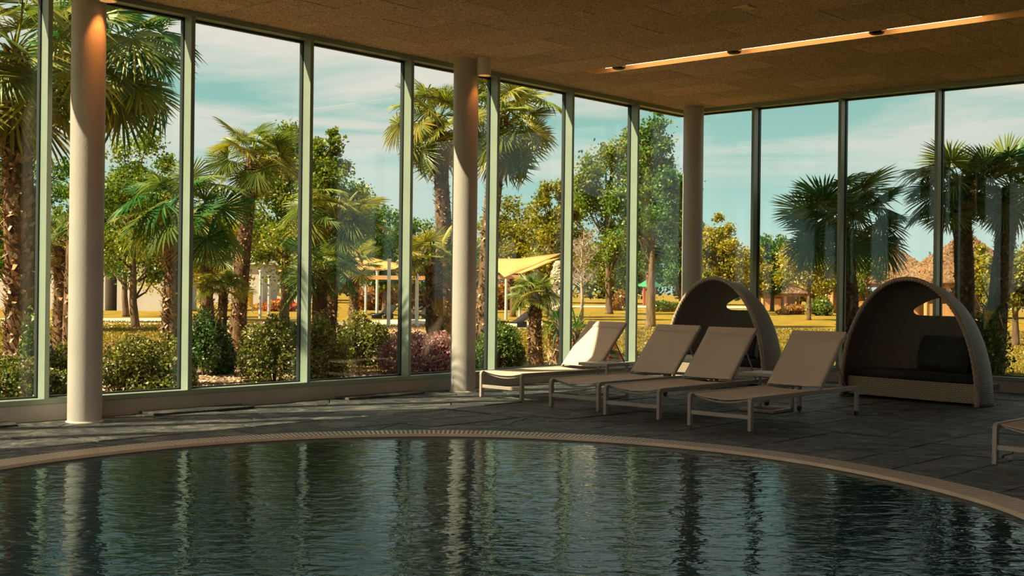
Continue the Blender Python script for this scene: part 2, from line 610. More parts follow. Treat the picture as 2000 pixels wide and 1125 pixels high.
# slate slabs in rows along the left wall
def slab(pts, z):
    mb = MB()
    c = Vector((sum(p[0] for p in pts)/len(pts), sum(p[1] for p in pts)/len(pts)))
    n = len(pts)
    for zz, ins in ((-0.03, 0), (z-0.005, 0), (z, 0.007)):
        for p in pts:
            d = c-Vector(p)
            q = Vector(p)+d.normalized()*ins if d.length > 0.02 else Vector(p)
            mb.v.append((q.x, q.y, zz))
    for lv in range(2):
        for i in range(n):
            j = (i+1) % n
            mb.f.append((lv*n+i, lv*n+j, (lv+1)*n+j, (lv+1)*n+i))
    mb.f.append(tuple(2*n+i for i in range(n)))
    return mb
rs = random.Random(11)
def crack(pts):
    """some slabs are broken in two along a ragged line"""
    n = len(pts)
    if rs.random() > 0.5 or n < 24: return [pts]
    i = rs.randrange(n)
    j = (i+n//2+rs.randrange(-n//7, n//7)) % n
    if j < i: i, j = j, i
    a_, b_ = Vector(pts[i]), Vector(pts[j])
    d = b_-a_
    if d.length < 0.25: return [pts]
    nr = Vector((-d.y, d.x)).normalized()
    k = max(3, int(d.length/0.09))
    mid = [a_.lerp(b_, q/k)+nr*rs.uniform(-.022, .022) for q in range(1, k)]
    g_ = 0.0045
    A = [pts[q] for q in range(i, j+1)]+[tuple(p+nr*-g_) for p in reversed(mid)]
    B = [pts[q % n] for q in range(j, i+n+1)]+[tuple(p+nr*g_) for p in mid]
    return [A, B]
y = YL-0.004
row = 0
while y > 1.2:
    h = rs.choice([0.42, 0.52, 0.62])
    x = 2.6+rs.uniform(0, 0.8)
    while x < XR:
        w = rs.choice([0.55, 0.75, 0.95, 1.15])
        xa, xb, ya, yb = x+0.006, min(x+w, XR)-0.006, y-h+0.006, y-0.006
        if xb-xa > 0.12:
            corners = [(xa, ya), (xb, ya), (xb, yb), (xa, yb)]
            corners = [(cx+rs.uniform(-.008, .008), cy+rs.uniform(-.006, .006)) for cx, cy in corners]
            pts, inside = [], 0
            for i in range(4):
                p, q = Vector(corners[i]), Vector(corners[(i+1) % 4])
                k = max(3, int((q-p).length/0.07))
                for s in range(k):
                    r_ = p.lerp(q, s/k)
                    if s: r_ += Vector((rs.uniform(-.0035, .0035), rs.uniform(-.0035, .0035)))
                    d = Vector((r_.x-PC.x, r_.y-PC.y))
                    a = math.atan2(d.y, d.x)
                    lim = r_out(a)+0.006
                    if d.length < lim:
                        inside += 1
                        r_ = Vector((PC.x+math.cos(a)*lim, PC.y+math.sin(a)*lim))
                    pts.append((r_.x, r_.y))
            area = abs(sum(pts[i][0]*pts[(i+1) % len(pts)][1]-pts[(i+1) % len(pts)][0]*pts[i][1] for i in range(len(pts))))/2
            keep = inside < len(pts) and area > 0.012
            if keep and (Vector((xa+xb, ya+yb))/2).dot(Vector((fw.x, fw.y))) > 5.0:
                for piece in crack(pts):
                    slab(piece, rs.uniform(-0.006, 0.002)).build('slate_slab', M['slate'], floor)
        x += w
    y -= h
    row += 1
# the rest of the deck, behind and beside the camera
ring_plate(lambda a: r_out(a)+0.01, X0, 2.6, Y0, 1.2, -0.012)
rest = MB()
rest.box(X0, XR, Y0, 1.0, -0.03, -0.004)
rest.box(X0, 1.3, 1.0, YL, -0.03, -0.004)
tag(rest.build('slate_field', M['slate'], floor), kind='stuff')

# ------------------------------------------------------------------ pool
mb = MB()
n = 180
for r_f, z in ((lambda a: r_in(a), -0.02), (lambda a: r_in(a), -1.3)):
    for i in range(n):
        mb.v.append(tuple(polar(2*PI*i/n, r_f(2*PI*i/n), z)))
for i in range(n):
    j = (i+1) % n
    mb.f.append((i, n+i, n+j, j))
mb.f.append(tuple(n+i for i in range(n)))
pool = mb.build('pool_basin', M['pool_tile'])
tag(pool, 'dark mosaic basin of the round indoor pool', kind='structure')
mb = MB()
for i in range(n):
    mb.v.append(tuple(polar(2*PI*i/n, r_in(2*PI*i/n)-0.002, -0.024)))
mb.f.append(tuple(range(n)))
wat = mb.build('pool_water', M['water'])
tag(wat, 'dark rippling water filling the round indoor pool', 'water', kind='stuff')

# overflow grate of radial slats round the pool
grate = empty('overflow_grate', (PC.x, PC.y, 0))
tag(grate, 'tan slatted overflow grate curving round the pool edge', 'grate')
SL = 0.040
slat_me = MB().box(-GW/2+0.012, GW/2-0.012, -0.010, 0.010, -0.02, 0.004).mesh('slat', M['grate'])
stuff = MB()
a, arc = -PI, []
while a < PI-0.004:
    arc.append(a)
    a += SL/(r_in(a)+GW/2)
vis = [q for q in arc if math.radians(-34) < q < math.radians(112)]
vis = vis[-300:]
vset = set(vis)
for q in arc:
    p = polar(q, r_in(q)+GW/2)
    if q in vset:
        link('slat', slat_me, grate, (p.x-PC.x, p.y-PC.y, 0), (0, 0, q))
    else:
        u = Vector((math.cos(q), math.sin(q), 0))
        w = Vector((-u.y, u.x, 0))
        pp = p-PC
        pts = []
        for z in (-0.02, 0.004):
            for i, j in ((-1, -1), (1, -1), (1, 1), (-1, 1)):
                pts.append(pp+u*(i*(GW/2-0.012))+w*(j*0.010)+Vector((0, 0, z)))
        stuff.quadbox(pts)
tag(stuff.build('slats_beyond', M['grate'], grate), kind='stuff')
for nm, ra, rb, z in (('inner_rim', 0.0, 0.014, 0.003), ('outer_rim', GW-0.014, GW, 0.002), ('gap_shade', 0.014, GW-0.014, 0.0022)):  # near-black fill just below the slat tops stands in for shade between slats
    mb = MB()
    for i in range(n):
        q = 2*PI*i/n
        for rr_, zz in ((ra, -0.03), (ra, z), (rb, z), (rb, -0.03)):
            p = polar(q, r_in(q)+rr_, zz)-PC
            mb.v.append(tuple(p))
    for i in range(n):
        j = (i+1) % n
        for k in range(3):
            mb.f.append((4*i+k, 4*j+k, 4*j+k+1, 4*i+k+1))
    mb.build(nm, M['gasket'] if nm == 'gap_shade' else M['grate'], grate)

# ------------------------------------------------------------------ glazed walls
SILL, HEAD, MD, MW = 0.195, 3.912, 0.125, 0.046
GX0 = M0-6*MS                             # glazing starts here on the left wall
GY0 = N0-5*NS                             # and here on the right wall
wall_left = MB()
wall_left.box(GX0, XR+0.2, YL+0.010, YL+0.20, -0.05, SILL-0.048)
wall_left.box(X0, GX0, YL, YL+0.2, -0.05, ZC)
wl = tag(wall_left.build('wall_left', M['plinth']), 'low grey plinth wall carrying the long left run of windows', kind='structure')
bevel(MB().box(GX0, XR+0.16, YL, YL+0.20, SILL-0.048, SILL).build('sill', M['metal'], wl), 0.004)
bevel(MB().box(GX0, XR+0.16, YL, YL+0.20, HEAD, ZC+0.08).build('head_rail', M['metal'], wl), 0.004)
wall_right = MB()
wall_right.box(XR+0.010, XR+0.20, GY0, YL, -0.05, SILL-0.048)
wall_right.box(XR, XR+0.2, Y0, GY0, -0.05, ZC)
wr = tag(wall_right.build('wall_right', M['plinth']), 'low grey plinth wall under the windows behind the daybeds', kind='structure')
bevel(MB().box(XR, XR+0.20, GY0, YL, SILL-0.048, SILL).build('sill', M['metal'], wr), 0.004)
bevel(MB().box(XR, XR+0.20, GY0, YL, HEAD, ZC+0.08).build('head_rail', M['metal'], wr), 0.004)
# vertical joints of the plinth cladding
def mull(parent, x, y, ax):
    if ax == 'x':
        b = MB().box(x-MW/2, x+MW/2, y, y+MD, SILL, HEAD)
        g = MB().box(x-MW/2-0.012, x+MW/2+0.012, y+MD, y+MD+0.05, SILL, HEAD)
    else:
        b = MB().box(y, y+MD, x-MW/2, x+MW/2, SILL, HEAD)
        g = MB().box(y+MD, y+MD+0.05, x-MW/2-0.012, x+MW/2+0.012, SILL, HEAD)
    o = bevel(b.build('mullion', M['metal'], parent), 0.003)
    g.build('gasket', M['gasket'], o)
win = 0
xs = [GX0+MS*i for i in range(13)]
for x in xs:
    mull(wl, x, YL, 'x')
edges = xs+[XR+0.13]
for i in range(len(edges)-1):
    win += 1
    w = MB().box(edges[i]+MW/2+0.01, edges[i+1]-MW/2-0.01, YL+MD+0.012, YL+MD+0.036, SILL+0.01, HEAD-0.01).build('window_%d' % win, M['glass'])
    tag(w, 'tall clear glass pane in the left glazed wall', kind='structure')
    f = MB()
    f.box(edges[i], edges[i+1], YL+MD, YL+MD+0.05, HEAD-0.022, HEAD)
    f.box(edges[i], edges[i+1], YL+MD, YL+MD+0.05, SILL, SILL+0.014)
    f.build('window_gasket', M['gasket'], w)
ys = [N0-NS*i for i in range(6)]
for yv in ys:
    mull(wr, yv, XR, 'y')
edges = [YL+0.13]+ys
for i in range(len(edges)-1):
    win += 1
    w = MB().box(XR+MD+0.012, XR+MD+0.036, edges[i+1]+MW/2+0.01, edges[i]-MW/2-0.01, SILL+0.01, HEAD-0.01).build('window_%d' % win, M['glass'])
    tag(w, 'tall clear glass pane in the glazed wall behind the daybeds', kind='structure')
    f = MB()
    f.box(XR+MD, XR+MD+0.05, edges[i+1], edges[i], HEAD-0.022, HEAD)
    f.box(XR+MD, XR+MD+0.05, edges[i+1], edges[i], SILL, SILL+0.014)
    f.build('window_gasket', M['gasket'], w)
tag(MB().box(X0-0.2, XR+0.2, Y0-0.2, Y0, -0.05, ZC).build('wall_back', M['plaster']), 'plain plaster wall behind the pool', kind='structure')
ws = MB()
ws.box(X0-0.20, X0-0.010, Y0, YL, -0.05, SILL-0.048)
ws = tag(ws.build('wall_side', M['plinth']), 'low grey plinth wall of the glazed side behind the viewer', kind='structure')
MB().box(X0-0.20, X0, Y0, YL, SILL-0.048, SILL).build('sill', M['metal'], ws)
MB().box(X0-0.20, X0, Y0, YL, HEAD, ZC+0.08).build('head_rail', M['metal'], ws)
edges = [YL-1.507*i for i in range(11)]
for yv in edges[1:-1]:
    MB().box(X0-MD, X0, yv-MW/2, yv+MW/2, SILL, HEAD).build('mullion', M['metal'], ws)
for i in range(10):
    win += 1
    tag(MB().box(X0-MD-0.036, X0-MD-0.012, edges[i+1]+0.03, edges[i]-0.03, SILL+0.01, HEAD-0.01).build('window_%d' % win, M['glass']),
        'tall clear glass pane in the glazed side behind the viewer', kind='structure')

# ------------------------------------------------------------------ ceiling
ceil = MB()
ceil.box(X0-0.3, XR+0.31, Y0-0.3, YL+0.31, 4.10, 4.45)
ceiling = tag(ceil.build('ceiling', M['plaster']), 'wood wool panelled ceiling over the pool hall', kind='structure')
MB().box(X0, 3.63, Y0, YL, ZC, ZC+0.02).build('ceiling_field', M['woodwool'], ceiling)
MB().box(3.63, XR, Y0, 1.0, ZC, ZC+0.02).build('ceiling_field', M['woodwool'], ceiling)
PW, PL = 0.6, 1.2
LX0, LX1, LY1, LY0 = 12.025, 12.295, 9.61, 2.2       # slot of the long lamp
col_i = 0
x = 3.63
while x < XR-0.01:
    xe = min(x+PW, XR)
    yv = YL
    first = True
    while yv > 1.0:
        step = PL if not first or col_i % 2 == 0 else PL/2
        first = False
        ye = max(yv-step, 1.0)
        rects = [(x, xe, ye, yv)]
        if x < LX1-0.01 and xe > LX0+0.01:
            rects = []
            if yv > LY1:
                rects.append((x, xe, max(ye, LY1), yv))
            if ye < LY1:
                rects.append((LX1, xe, max(ye, LY0), min(yv, LY1)))
            if ye < LY0:
                rects.append((x, xe, ye, LY0))
        for (a0, a1, b0, b1) in rects:
            if a1-a0 > 0.03 and b1-b0 > 0.03:
                bevel(MB().box(a0+0.005, a1-0.005, b0+0.005, b1-0.005, ZC+rs.uniform(0, 0.003), ZC+0.028).build('ceiling_panel', M['woodwool'], ceiling), 0.004, 1)
        yv = ye
    x += PW
    col_i += 1

# long recessed lamp
lamp = empty('linear_ceiling_light', ((LX0+LX1)/2, (LY0+LY1)/2, ZC))
tag(lamp, 'long recessed strip lamp glowing orange across the ceiling', 'ceiling light')
def rel(mbx, parent):
    o = parent.location
    mbx.v = [(v[0]-o.x, v[1]-o.y, v[2]-o.z) for v in mbx.v]
    return mbx
ch = MB()
t_ = 0.006
ch.box(LX0, LX1, LY0, LY1, ZC+0.085, ZC+0.092)
ch.box(LX0, LX0+t_, LY0, LY1, ZC-0.004, ZC+0.085)
ch.box(LX1-t_, LX1, LY0, LY1, ZC-0.004, ZC+0.085)
ch.box(LX0+t_, LX1-t_, LY1-t_, LY1, ZC-0.004, ZC+0.085)
ch.box(LX0+t_, LX1-t_, LY0, LY0+t_, ZC-0.004, ZC+0.085)
rel(ch, lamp).build('channel', M['channel'], lamp)
cx = (LX0+LX1)/2
for ya, yb in ((9.38, 9.25), (9.06, 7.60), (7.43, 5.89), (5.69, 4.70)):
    rel(MB().tube([(cx, ya, ZC+0.035), (cx, yb, ZC+0.035)], 0.013, 12), lamp).build('tube', M['tube'], lamp, smooth=True)
rel(MB().tube([(cx, 4.55, ZC+0.035), (cx, 2.3, ZC+0.035)], 0.016, 12), lamp).build('unlit_tube', M['white_metal'], lamp, smooth=True)
rel(MB().bar((cx, 9.50, ZC+0.05), (cx, 9.40, ZC+0.05), 0.02, 0.03), lamp).build('tube_holder', M['black'], lamp)
for k, yv in enumerate((9.155, 7.515, 5.79)):
    s = empty('round_downlight', (cx-0.03, yv, ZC))
    tag(s, ('black round downlight at the window end of the strip lamp', 'black round downlight in the middle of the strip lamp',
            'black round downlight at the right of the strip lamp')[k], 'downlight', 'black downlights in the strip lamp')
    MB().lathe([(0.0, -0.026), (0.03, -0.026), (0.060, -0.020), (0.080, -0.006), (0.082, 0.006), (0.07, 0.02), (0.0, 0.02)], 28).build('shade', M['black'], s, smooth=True)
    MB().lathe([(0.0, 0.02), (0.02, 0.02), (0.02, 0.08), (0.0, 0.08)], 12).build('stem', M['black'], s)
# unseen strip lamps added behind the viewer to brighten the hall
for k, (lx, ya, yb) in enumerate(((1.0, 8.0, -3.0), (-2.0, 8.0, -3.0))):
    o2 = empty('linear_ceiling_light', (lx, (ya+yb)/2, ZC))
    tag(o2, ('added fill strip lamp over the deck behind the viewer', 'added fill strip lamp along the glazed side behind the viewer')[k], 'ceiling light')
    hl = (ya-yb)/2
    MB().box(-0.15, 0.15, -hl-0.02, hl+0.02, -0.02, 0.0).build('channel', M['white_metal'], o2)
    MB().box(-0.13, 0.13, -hl, hl, -0.026, -0.02).build('diffuser', M['diffuser'], o2)
    for sx in (-1, 1):
        MB().box(sx*0.15-0.012, sx*0.15+0.012, -hl-0.02, hl+0.02, -0.075, -0.02).build('lip', M['white_metal'], o2)
# small square fitting
sq = empty('square_ceiling_fitting', (10.28, 6.26, ZC))
tag(sq, 'small square brass framed fitting set into the ceiling', 'ceiling fitting')
f = MB()
for q in ((-0.08, 0.08, -0.08, -0.066), (-0.08, 0.08, 0.066, 0.08), (-0.08, -0.066, -0.066, 0.066), (0.066, 0.08, -0.066, 0.066)):
    f.box(*q, -0.008, 0.004)
f.build('frame', M['channel'], sq)
MB().box(-0.066, 0.066, -0.066, 0.066, -0.003, 0.004).build('plate', M['taupe'], sq)

# columns and the cylinder lamps beside them
for k, (cxx, cyy, lab) in enumerate(((5.705, 10.27, 'round beige column washed by an orange lamp beside the nearest window'),
                                     (10.592, 10.27, 'round beige column beside the cylinder lamp and the first lounger'),
                                     (15.44, 10.25, 'round beige column in the corner behind the daybed'))):
    c = empty('column', (cxx, cyy, 0))
    tag(c, lab, 'column', 'round columns along the glazed walls')
    MB().lathe([(0.152, -0.01), (0.150, 0.02), (0.150, ZC+0.004)], 64).build('shaft', M['column'], c, smooth=True)
    MB().lathe([(0.152, -0.02), (0.166, -0.02), (0.164, 0.005), (0.150, 0.012)], 48).build('base_joint', M['column'], c, smooth=True)
for k, (lx, ly, lab) in enumerate(((5.735, 10.00, 'cylinder ceiling lamp lighting the nearest column orange'),
                                   (10.62, 10.00, 'grey cylinder ceiling lamp beside the middle column'))):
    s = empty('cylinder_lamp', (lx, ly, ZC))
    tag(s, lab, 'ceiling lamp', 'cylinder lamps at the columns')
    MB().lathe([(0.0, 0.0), (0.082, 0.0), (0.082, -0.205), (0.078, -0.21), (0.070, -0.21), (0.062, -0.10), (0.0, -0.10)], 40).build('body', M['white_metal'], s, smooth=False)
    MB().lathe([(0.055, -0.115), (0.0, -0.115)], 24).build('lens', M['lamp_glow'], s)
    ld = bpy.data.lights.new('lamp_light', 'SPOT')
    ld.energy = (32, 9)[k]
    ld.color = (1.0, 0.30, 0.06)
    ld.spot_size = math.radians(62)
    ld.spot_blend = 0.35
    ld.shadow_soft_size = 0.03
    lo = bpy.data.objects.new('lamp_light', ld)
    C.objects.link(lo)
    lo.parent = s
    lo.location = (0, 0, -0.125)

# flat slate lids lying along the window wall
for (xa, xb, yw, lab) in ((6.42, 7.60, 0.30, 'long loose slate lid on the deck right of the nearest column'),
                          (8.85, 10.05, 0.24, 'long loose slate lid on the deck left of the middle column'),
                          (4.0, 5.13, 0.28, 'slate lid on the deck left of the nearest column')):
    s = slab([(xa, YL-0.02-yw), ((xa+xb)/2, YL-0.025-yw), (xb-0.05, YL-0.02-yw), (xb, YL-0.05-yw*.4), (xb, YL-0.02), ((xa+xb)/2, YL-0.02), (xa, YL-0.02)], 0.022)
    s.v = [(v[0], v[1], max(v[2], 0.001)) for v in s.v]
    tag(s.build('slate_lid', M['slate']), lab, 'stone slab', 'slate lids along the window wall')

# ------------------------------------------------------------------ sun loungers
LW, LH, LL = 0.32, 0.302, 2.06            # half width, rail height, leg-to-leg length
HX = 1.34                                 # hinge of the backrest
BA, BL = math.radians(46), 0.735          # backrest angle and length
def rounded_leg_rail(side):
    """one bent flat tube: front leg, rail and rear leg"""
    y = side*LW
    return y
def make_lounger():
    r = empty('sun_lounger')
    def leg(x, y, z0=0.0):
        return bevel(MB().box(x-0.024, x+0.024, y-0.017, y+0.017, z0, LH-0.036).build('leg', M['taupe'], r), 0.006, 3)
    for s in (-1, 1):
        y = s*LW
        leg(0.024, y)
        lg = leg(LL-0.03, y, 0.045)
        w = MB()
        w.tube([(LL-0.03, y-0.010, 0.032), (LL-0.03, y+0.010, 0.032)], 0.032, 16)
        w.build('wheel', M['black'], lg, smooth=False)
        # rail with softly bent ends
        w = MB()
        prof = [(0.0, LH-0.05), (0.004, LH-0.026), (0.018, LH-0.008), (0.042, LH), (LL-0.05, LH), (LL-0.026, LH-0.008), (LL-0.011, LH-0.026), (LL-0.006, LH-0.05)]
        low = [(0.048, LH-0.05), (0.049, LH-0.045), (0.051, LH-0.043), (0.056, LH-0.042), (LL-0.06, LH-0.042), (LL-0.056, LH-0.043), (LL-0.055, LH-0.045), (LL-0.054, LH-0.05)]
        for yy in (y-0.017, y+0.017):
            for p in prof: w.v.append((p[0], yy, p[1]))
            for p in low: w.v.append((p[0], yy, p[1]))
        k = len(prof)
        for i in range(k-1):
            w.f.append((i, i+1, k+i+1, k+i))
            w.f.append((2*k+i, 3*k+i, 3*k+i+1, 2*k+i+1))
            w.f.append((i, 2*k+i, 2*k+i+1, i+1))
            w.f.append((k+i, k+i+1, 3*k+i+1, 3*k+i))
        w.f.append((0, k, 3*k, 2*k))
        w.f.append((k-1, 3*k-1, 4*k-1, 2*k-1))
        bevel(w.build('side_rail', M['taupe'], r), 0.004)
    bevel(MB().box(0.012, 0.036, -LW, LW, 0.105, 0.142).build('foot_bar', M['taupe'], r), 0.004)
    MB().box(LL-0.055, LL-0.02, -LW, LW, LH-0.04, LH-0.01).build('head_bar', M['taupe'], r)
    # bowed cross tube under the foot end
    MB().tube([(0.075, -LW+0.015+(2*LW-0.03)*i/16, LH-0.018-0.052*(1-(2*i/16-1)**2)) for i in range(17)], 0.011, 10).build('bowed_tube', M['taupe'], r, smooth=True)
    MB().tube([(HX-0.06, -LW+0.015+(2*LW-0.03)*i/16, LH-0.03-0.03*(1-(2*i/16-1)**2)) for i in range(17)], 0.011, 10).build('bowed_tube', M['taupe'], r, smooth=True)
    # seat sling, sagging across
    def seat(u, v):
        x = 0.045+(HX-0.03)*u
        yy = (2*v-1)*(LW-0.012)
        sag = 0.036*(1-(2*v-1)**2)*(1-0.55*u)
        return (x, yy, LH-0.004-sag)
    o = MB().grid(seat, 24, 16).build('seat_sling', M['sling'], r, smooth=True)
    so = o.modifiers.new('thick', 'SOLIDIFY')
    so.thickness = 0.004
    # backrest: two side tubes, top bar, sling, stays
    bx, bz = math.cos(BA), math.sin(BA)
    for s in (-1, 1):
        y = s*(LW-0.03)
        bevel(MB().bar((HX, y, LH), (HX+bx*BL, y, LH+bz*BL), 0.022, 0.030).build('back_rail', M['taupe'], r), 0.005)
        MB().tube([(HX+bx*0.46, y-s*0.02, LH+bz*0.46-0.012), (HX+bx*0.46+0.235, y-s*0.02, LH-0.02)], 0.008, 8).build('stay', M['taupe'], r, smooth=True)
    MB().tube([(HX+bx*0.655, -LW+0.03, LH+bz*0.655), (HX+bx*0.655-0.012, 0, LH+bz*0.655-0.022), (HX+bx*0.655, LW-0.03, LH+bz*0.655)], 0.013, 10).build('back_bar', M['taupe'], r, smooth=True)
    def back(u, v):
        t = 0.02+(BL-0.02)*u
        sag = 0.022*(1-(2*v-1)**2)*math.sin(PI*min(1, u*0.9+0.1))
        return (HX+bx*t+bz*(sag-0.016), (2*v-1)*(LW-0.026), LH+bz*t-bx*(sag-0.016))
    o = MB().grid(back, 18, 14).build('back_sling', M['sling'], r, smooth=True)
    so = o.modifiers.new('thick', 'SOLIDIFY')
    so.thickness = 0.004
    # folded-over hem at the top
    def hem(u, v):
        t = BL-0.085+0.087*u
        return (HX+bx*t-bz*0.020, (2*v-1)*(LW-0.022), LH+bz*t+bx*0.020)
    MB().grid(hem, 3, 8).build('hem', M['sling'], r, smooth=True)
    return r
lounger = make_lounger()
spots = [((10.19, 9.30, 0), -3.0, 'tan sun lounger with a sunlit triangle on its back beside the middle column'),
         ((9.90, 8.01, 0), -1.5, 'tan sun lounger between the sunlit lounger and the next one'),
         ((9.70, 7.13, 0), 0.0, 'tan sun lounger third from the middle column in front of the corner daybed'),
         ((9.52, 6.02, 0), -0.5, 'tan sun lounger nearest the big daybed at the right end of its row'),
         ((9.035, 3.05, 0), -2.0, 'tan sun lounger cut off by the right edge of the picture')]
for i, (loc, rz, lab) in enumerate(spots):
    o = lounger if i == 0 else copy_tree(lounger)
    o.location = loc
    o.rotation_euler = (0, 0, math.radians(rz))
    tag(o, lab, 'sun lounger', 'tan sun loungers by the pool')

# ------------------------------------------------------------------ side tables
def make_table():
    r = empty('side_table')
    h, s, z = 0.210, 0.016, 0.40
    bevel(MB().box(-h, h, -h, h, z-0.034, z).build('table_top', M['taupe'], r), 0.005)
    for sx in (-1, 1):
        bevel(MB().box(sx*(h-0.018)-0.014, sx*(h-0.018)+0.014, -h+0.004, -h+0.034, 0.03, z-0.034).build('post', M['taupe'], r), 0.004)
        bevel(MB().box(sx*(h-0.018)-0.014, sx*(h-0.018)+0.014, -h+0.034, h-0.034, 0.0, 0.03).build('foot', M['taupe'], r), 0.004)
    bevel(MB().box(-h+0.004, h-0.004, -h+0.004, -h+0.034, 0.0, 0.03).build('cross_foot', M['taupe'], r), 0.004)
    bevel(MB().box(-h+0.004, h-0.004, h-0.034, h-0.004, 0.0, 0.03).build('cross_foot', M['taupe'], r), 0.004)
    return r
tb = make_table()
tb.location = (11.28, 8.68, 0)
tag(tb, 'small square taupe side table between the first two loungers', 'side table', 'side tables between the loungers')
t2 = copy_tree(tb)
t2.location = (11.32, 6.575, 0)
t2.rotation_euler = (0, 0, PI/2)
tag(t2, 'small square taupe side table between the last two loungers of the row', 'side table')

# ------------------------------------------------------------------ wicker daybeds
BHW, BH, BD = 0.885, 1.40, 0.68
def shell_pt(u, v):
    n_ = 3.6
    s = (1-v**n_)**(1/n_) if v < 1 else 0.0
    a = u*PI
    bulge = 1.0+0.03*math.sin(PI*min(1, v*1.6))*(1-math.sin(a))
    x = -BHW*math.cos(a)*s*bulge
    z = BH*(max(0.0, math.sin(a))**0.94)*s*(1-0.03*v)
    return Vector((x, BD*v, z))
def in_hole(p):
    if p.y < 0.30: return False
    x0, x1, z0 = -0.30, 0.46, 0.975
    if not (x0 < p.x < x1): return False
    k = (p.x-x0)/(x1-x0)
    top = z0+0.235*math.sin(PI*min(1.0, 0.04+k*0.62))**0.75
    bot = z0+0.05*max(0, 1-k/0.10)**2
    return bot < p.z < top
def make_shell_mesh():
    NU, NV = 150, 76
    bm = bmesh.new()
    uvl = bm.loops.layers.uv.new('UVMap')
    vs, uvs = {}, {}
    for i in range(NU+1):
        for j in range(NV+1):
            v = math.sin(j/NV*PI/2*0.995)
            p = shell_pt(i/NU, v)
            q = bm.verts.new(p)
            vs[i, j] = q
            uvs[q] = (i/NU*3.6, j/NV*1.45)
    for i in range(NU):
        for j in range(NV):
            q = [vs[i, j], vs[i+1, j], vs[i+1, j+1], vs[i, j+1]]
            c = (q[0].co+q[1].co+q[2].co+q[3].co)/4
            if in_hole(c): continue
            f = bm.faces.new(q)
            f.smooth = True
            for lp in f.loops:
                lp[uvl].uv = uvs[lp.vert]
    loose = [v for v in bm.verts if not v.link_faces]
    bmesh.ops.delete(bm, geom=loose, context='VERTS')
    # even out the cut edge of the peep hole
    ring = [v for v in bm.verts if v.is_boundary and v.co.y > 0.05 and v.co.z > 0.5]
    for _ in range(14):
        new = {}
        for v in ring:
            nb = [e.other_vert(v).co for e in v.link_edges if e.is_boundary]
            if len(nb) == 2: new[v] = v.co*0.4+(nb[0]+nb[1])*0.3
        for v, c in new.items(): v.co = c
    me = bpy.data.meshes.new('shell')
    bm.to_mesh(me)
    bm.free()
    me.materials.append(M['wicker'])
    return me
def uv_box(mbx, name, mat, parent):
    me = mbx.mesh(name, mat)
    uv = me.uv_layers.new(name='UVMap')
    for poly in me.polygons:
        nrm = poly.normal
        for li in poly.loop_indices:
            c = me.vertices[me.loops[li].vertex_index].co
            if abs(nrm.z) > 0.7: uv.data[li].uv = (c.x, c.y)
            elif abs(nrm.y) > 0.7: uv.data[li].uv = (c.x, c.z)
            else: uv.data[li].uv = (c.y, c.z)
    return link(name, me, parent)
def make_daybed():
    r = empty('wicker_daybed')
    sh = link('hood', make_shell_mesh(), r)
    so = sh.modifiers.new('thick', 'SOLIDIFY')
    so.thickness = 0.02
    so.offset = -1
    # braided rim: three strands twisted round the arch
    NU = 260
    for k in range(3):
        path = []
        for i in range(NU+1):
            p = shell_pt(i/NU, 0.0)
            q = shell_pt(min(1, (i+1)/NU), 0.0) if i < NU else p
            p0 = shell_pt(max(0, (i-1)/NU), 0.0)
            tn = (q-p0).normalized()
            out = Vector((tn.z, 0, -tn.x))*-1
            ph = 2*PI*(i/NU*22+k/3)
            path.append(p+out*(0.012*math.cos(ph))+Vector((0, 1, 0))*(0.012*math.sin(ph)))
        MB().tube(path, 0.017, 7).build('rim_strand', M['rope'], r, smooth=True)
    # woven skirt, seat and the cushions that belong to it
    sk = MB()
    nseg = 14
    for i in range(nseg+1):
        x = -0.84+1.68*i/nseg
        yb = 0.075-0.03*(1-(x/0.84)**2)
        for z in (0.03, 0.238):
            sk.v.append((x, yb, z))
        for z in (0.238, 0.03):
            sk.v.append((x, yb+0.04, z))
    for i in range(nseg):
        for a_ in range(4):
            b_ = (a_+1) % 4
            sk.f.append((4*i+a_, 4*(i+1)+a_, 4*(i+1)+b_, 4*i+b_))
    sk.f.append((0, 1, 2, 3))
    sk.f.append((4*nseg+3, 4*nseg+2, 4*nseg+1, 4*nseg))
    uv_box(sk, 'skirt', M['wicker_coarse'], r)
    # seat cushion: half oval slab with a soft top
    cu = MB()
    rings = []
    for zz, ins in ((0.225, 0.03), (0.245, 0.0), (0.305, 0.0), (0.328, 0.015), (0.336, 0.06), (0.338, 0.14)):
        loop = []
        for i in range(41):
            a = PI*i/40
            loop.append((-(0.80-ins)*math.cos(a), 0.10+ins*0.3+(BD-0.17-ins)*math.sin(a)**0.55, zz))
        rings.append(loop)
    for lp in rings: cu.v += lp
    k = 41
    for i in range(len(rings)-1):
        for j in range(k-1):
            cu.f.append((i*k+j, i*k+j+1, (i+1)*k+j+1, (i+1)*k+j))
        cu.f.append((i*k+k-1, i*k, (i+1)*k, (i+1)*k+k-1))
    cu.f.append(tuple(range((len(rings)-1)*k, len(rings)*k)))
    cu.f.append(tuple(range(k))[::-1])
    cu.build('seat_cushion', M['cushion'], r, smooth=True)
    MB().box(-0.80, 0.80, 0.11, 0.62, 0.16, 0.226).build('seat_board', M['black'], r)
    for sx in (-1, 1):
        MB().lathe([(0, 0), (0.03, 0), (0.03, 0.025), (0, 0.025)], 14).build('foot', M['black'], r, loc=(sx*0.80, 0.09, 0))
    return r
bed = make_daybed()
bed.location = (13.52, 6.05, 0)
bed.rotation_euler = (0, 0, math.radians(-99))
tag(bed, 'domed wicker daybed with black cushions at the right, the nearer one', 'daybed', 'domed wicker daybeds')
bed2 = copy_tree(bed)
bed2.location = (14.10, 9.015, 0)
bed2.rotation_euler = (0, 0, math.radians(-100))
tag(bed2, 'domed wicker daybed by the corner column behind the loungers', 'daybed')
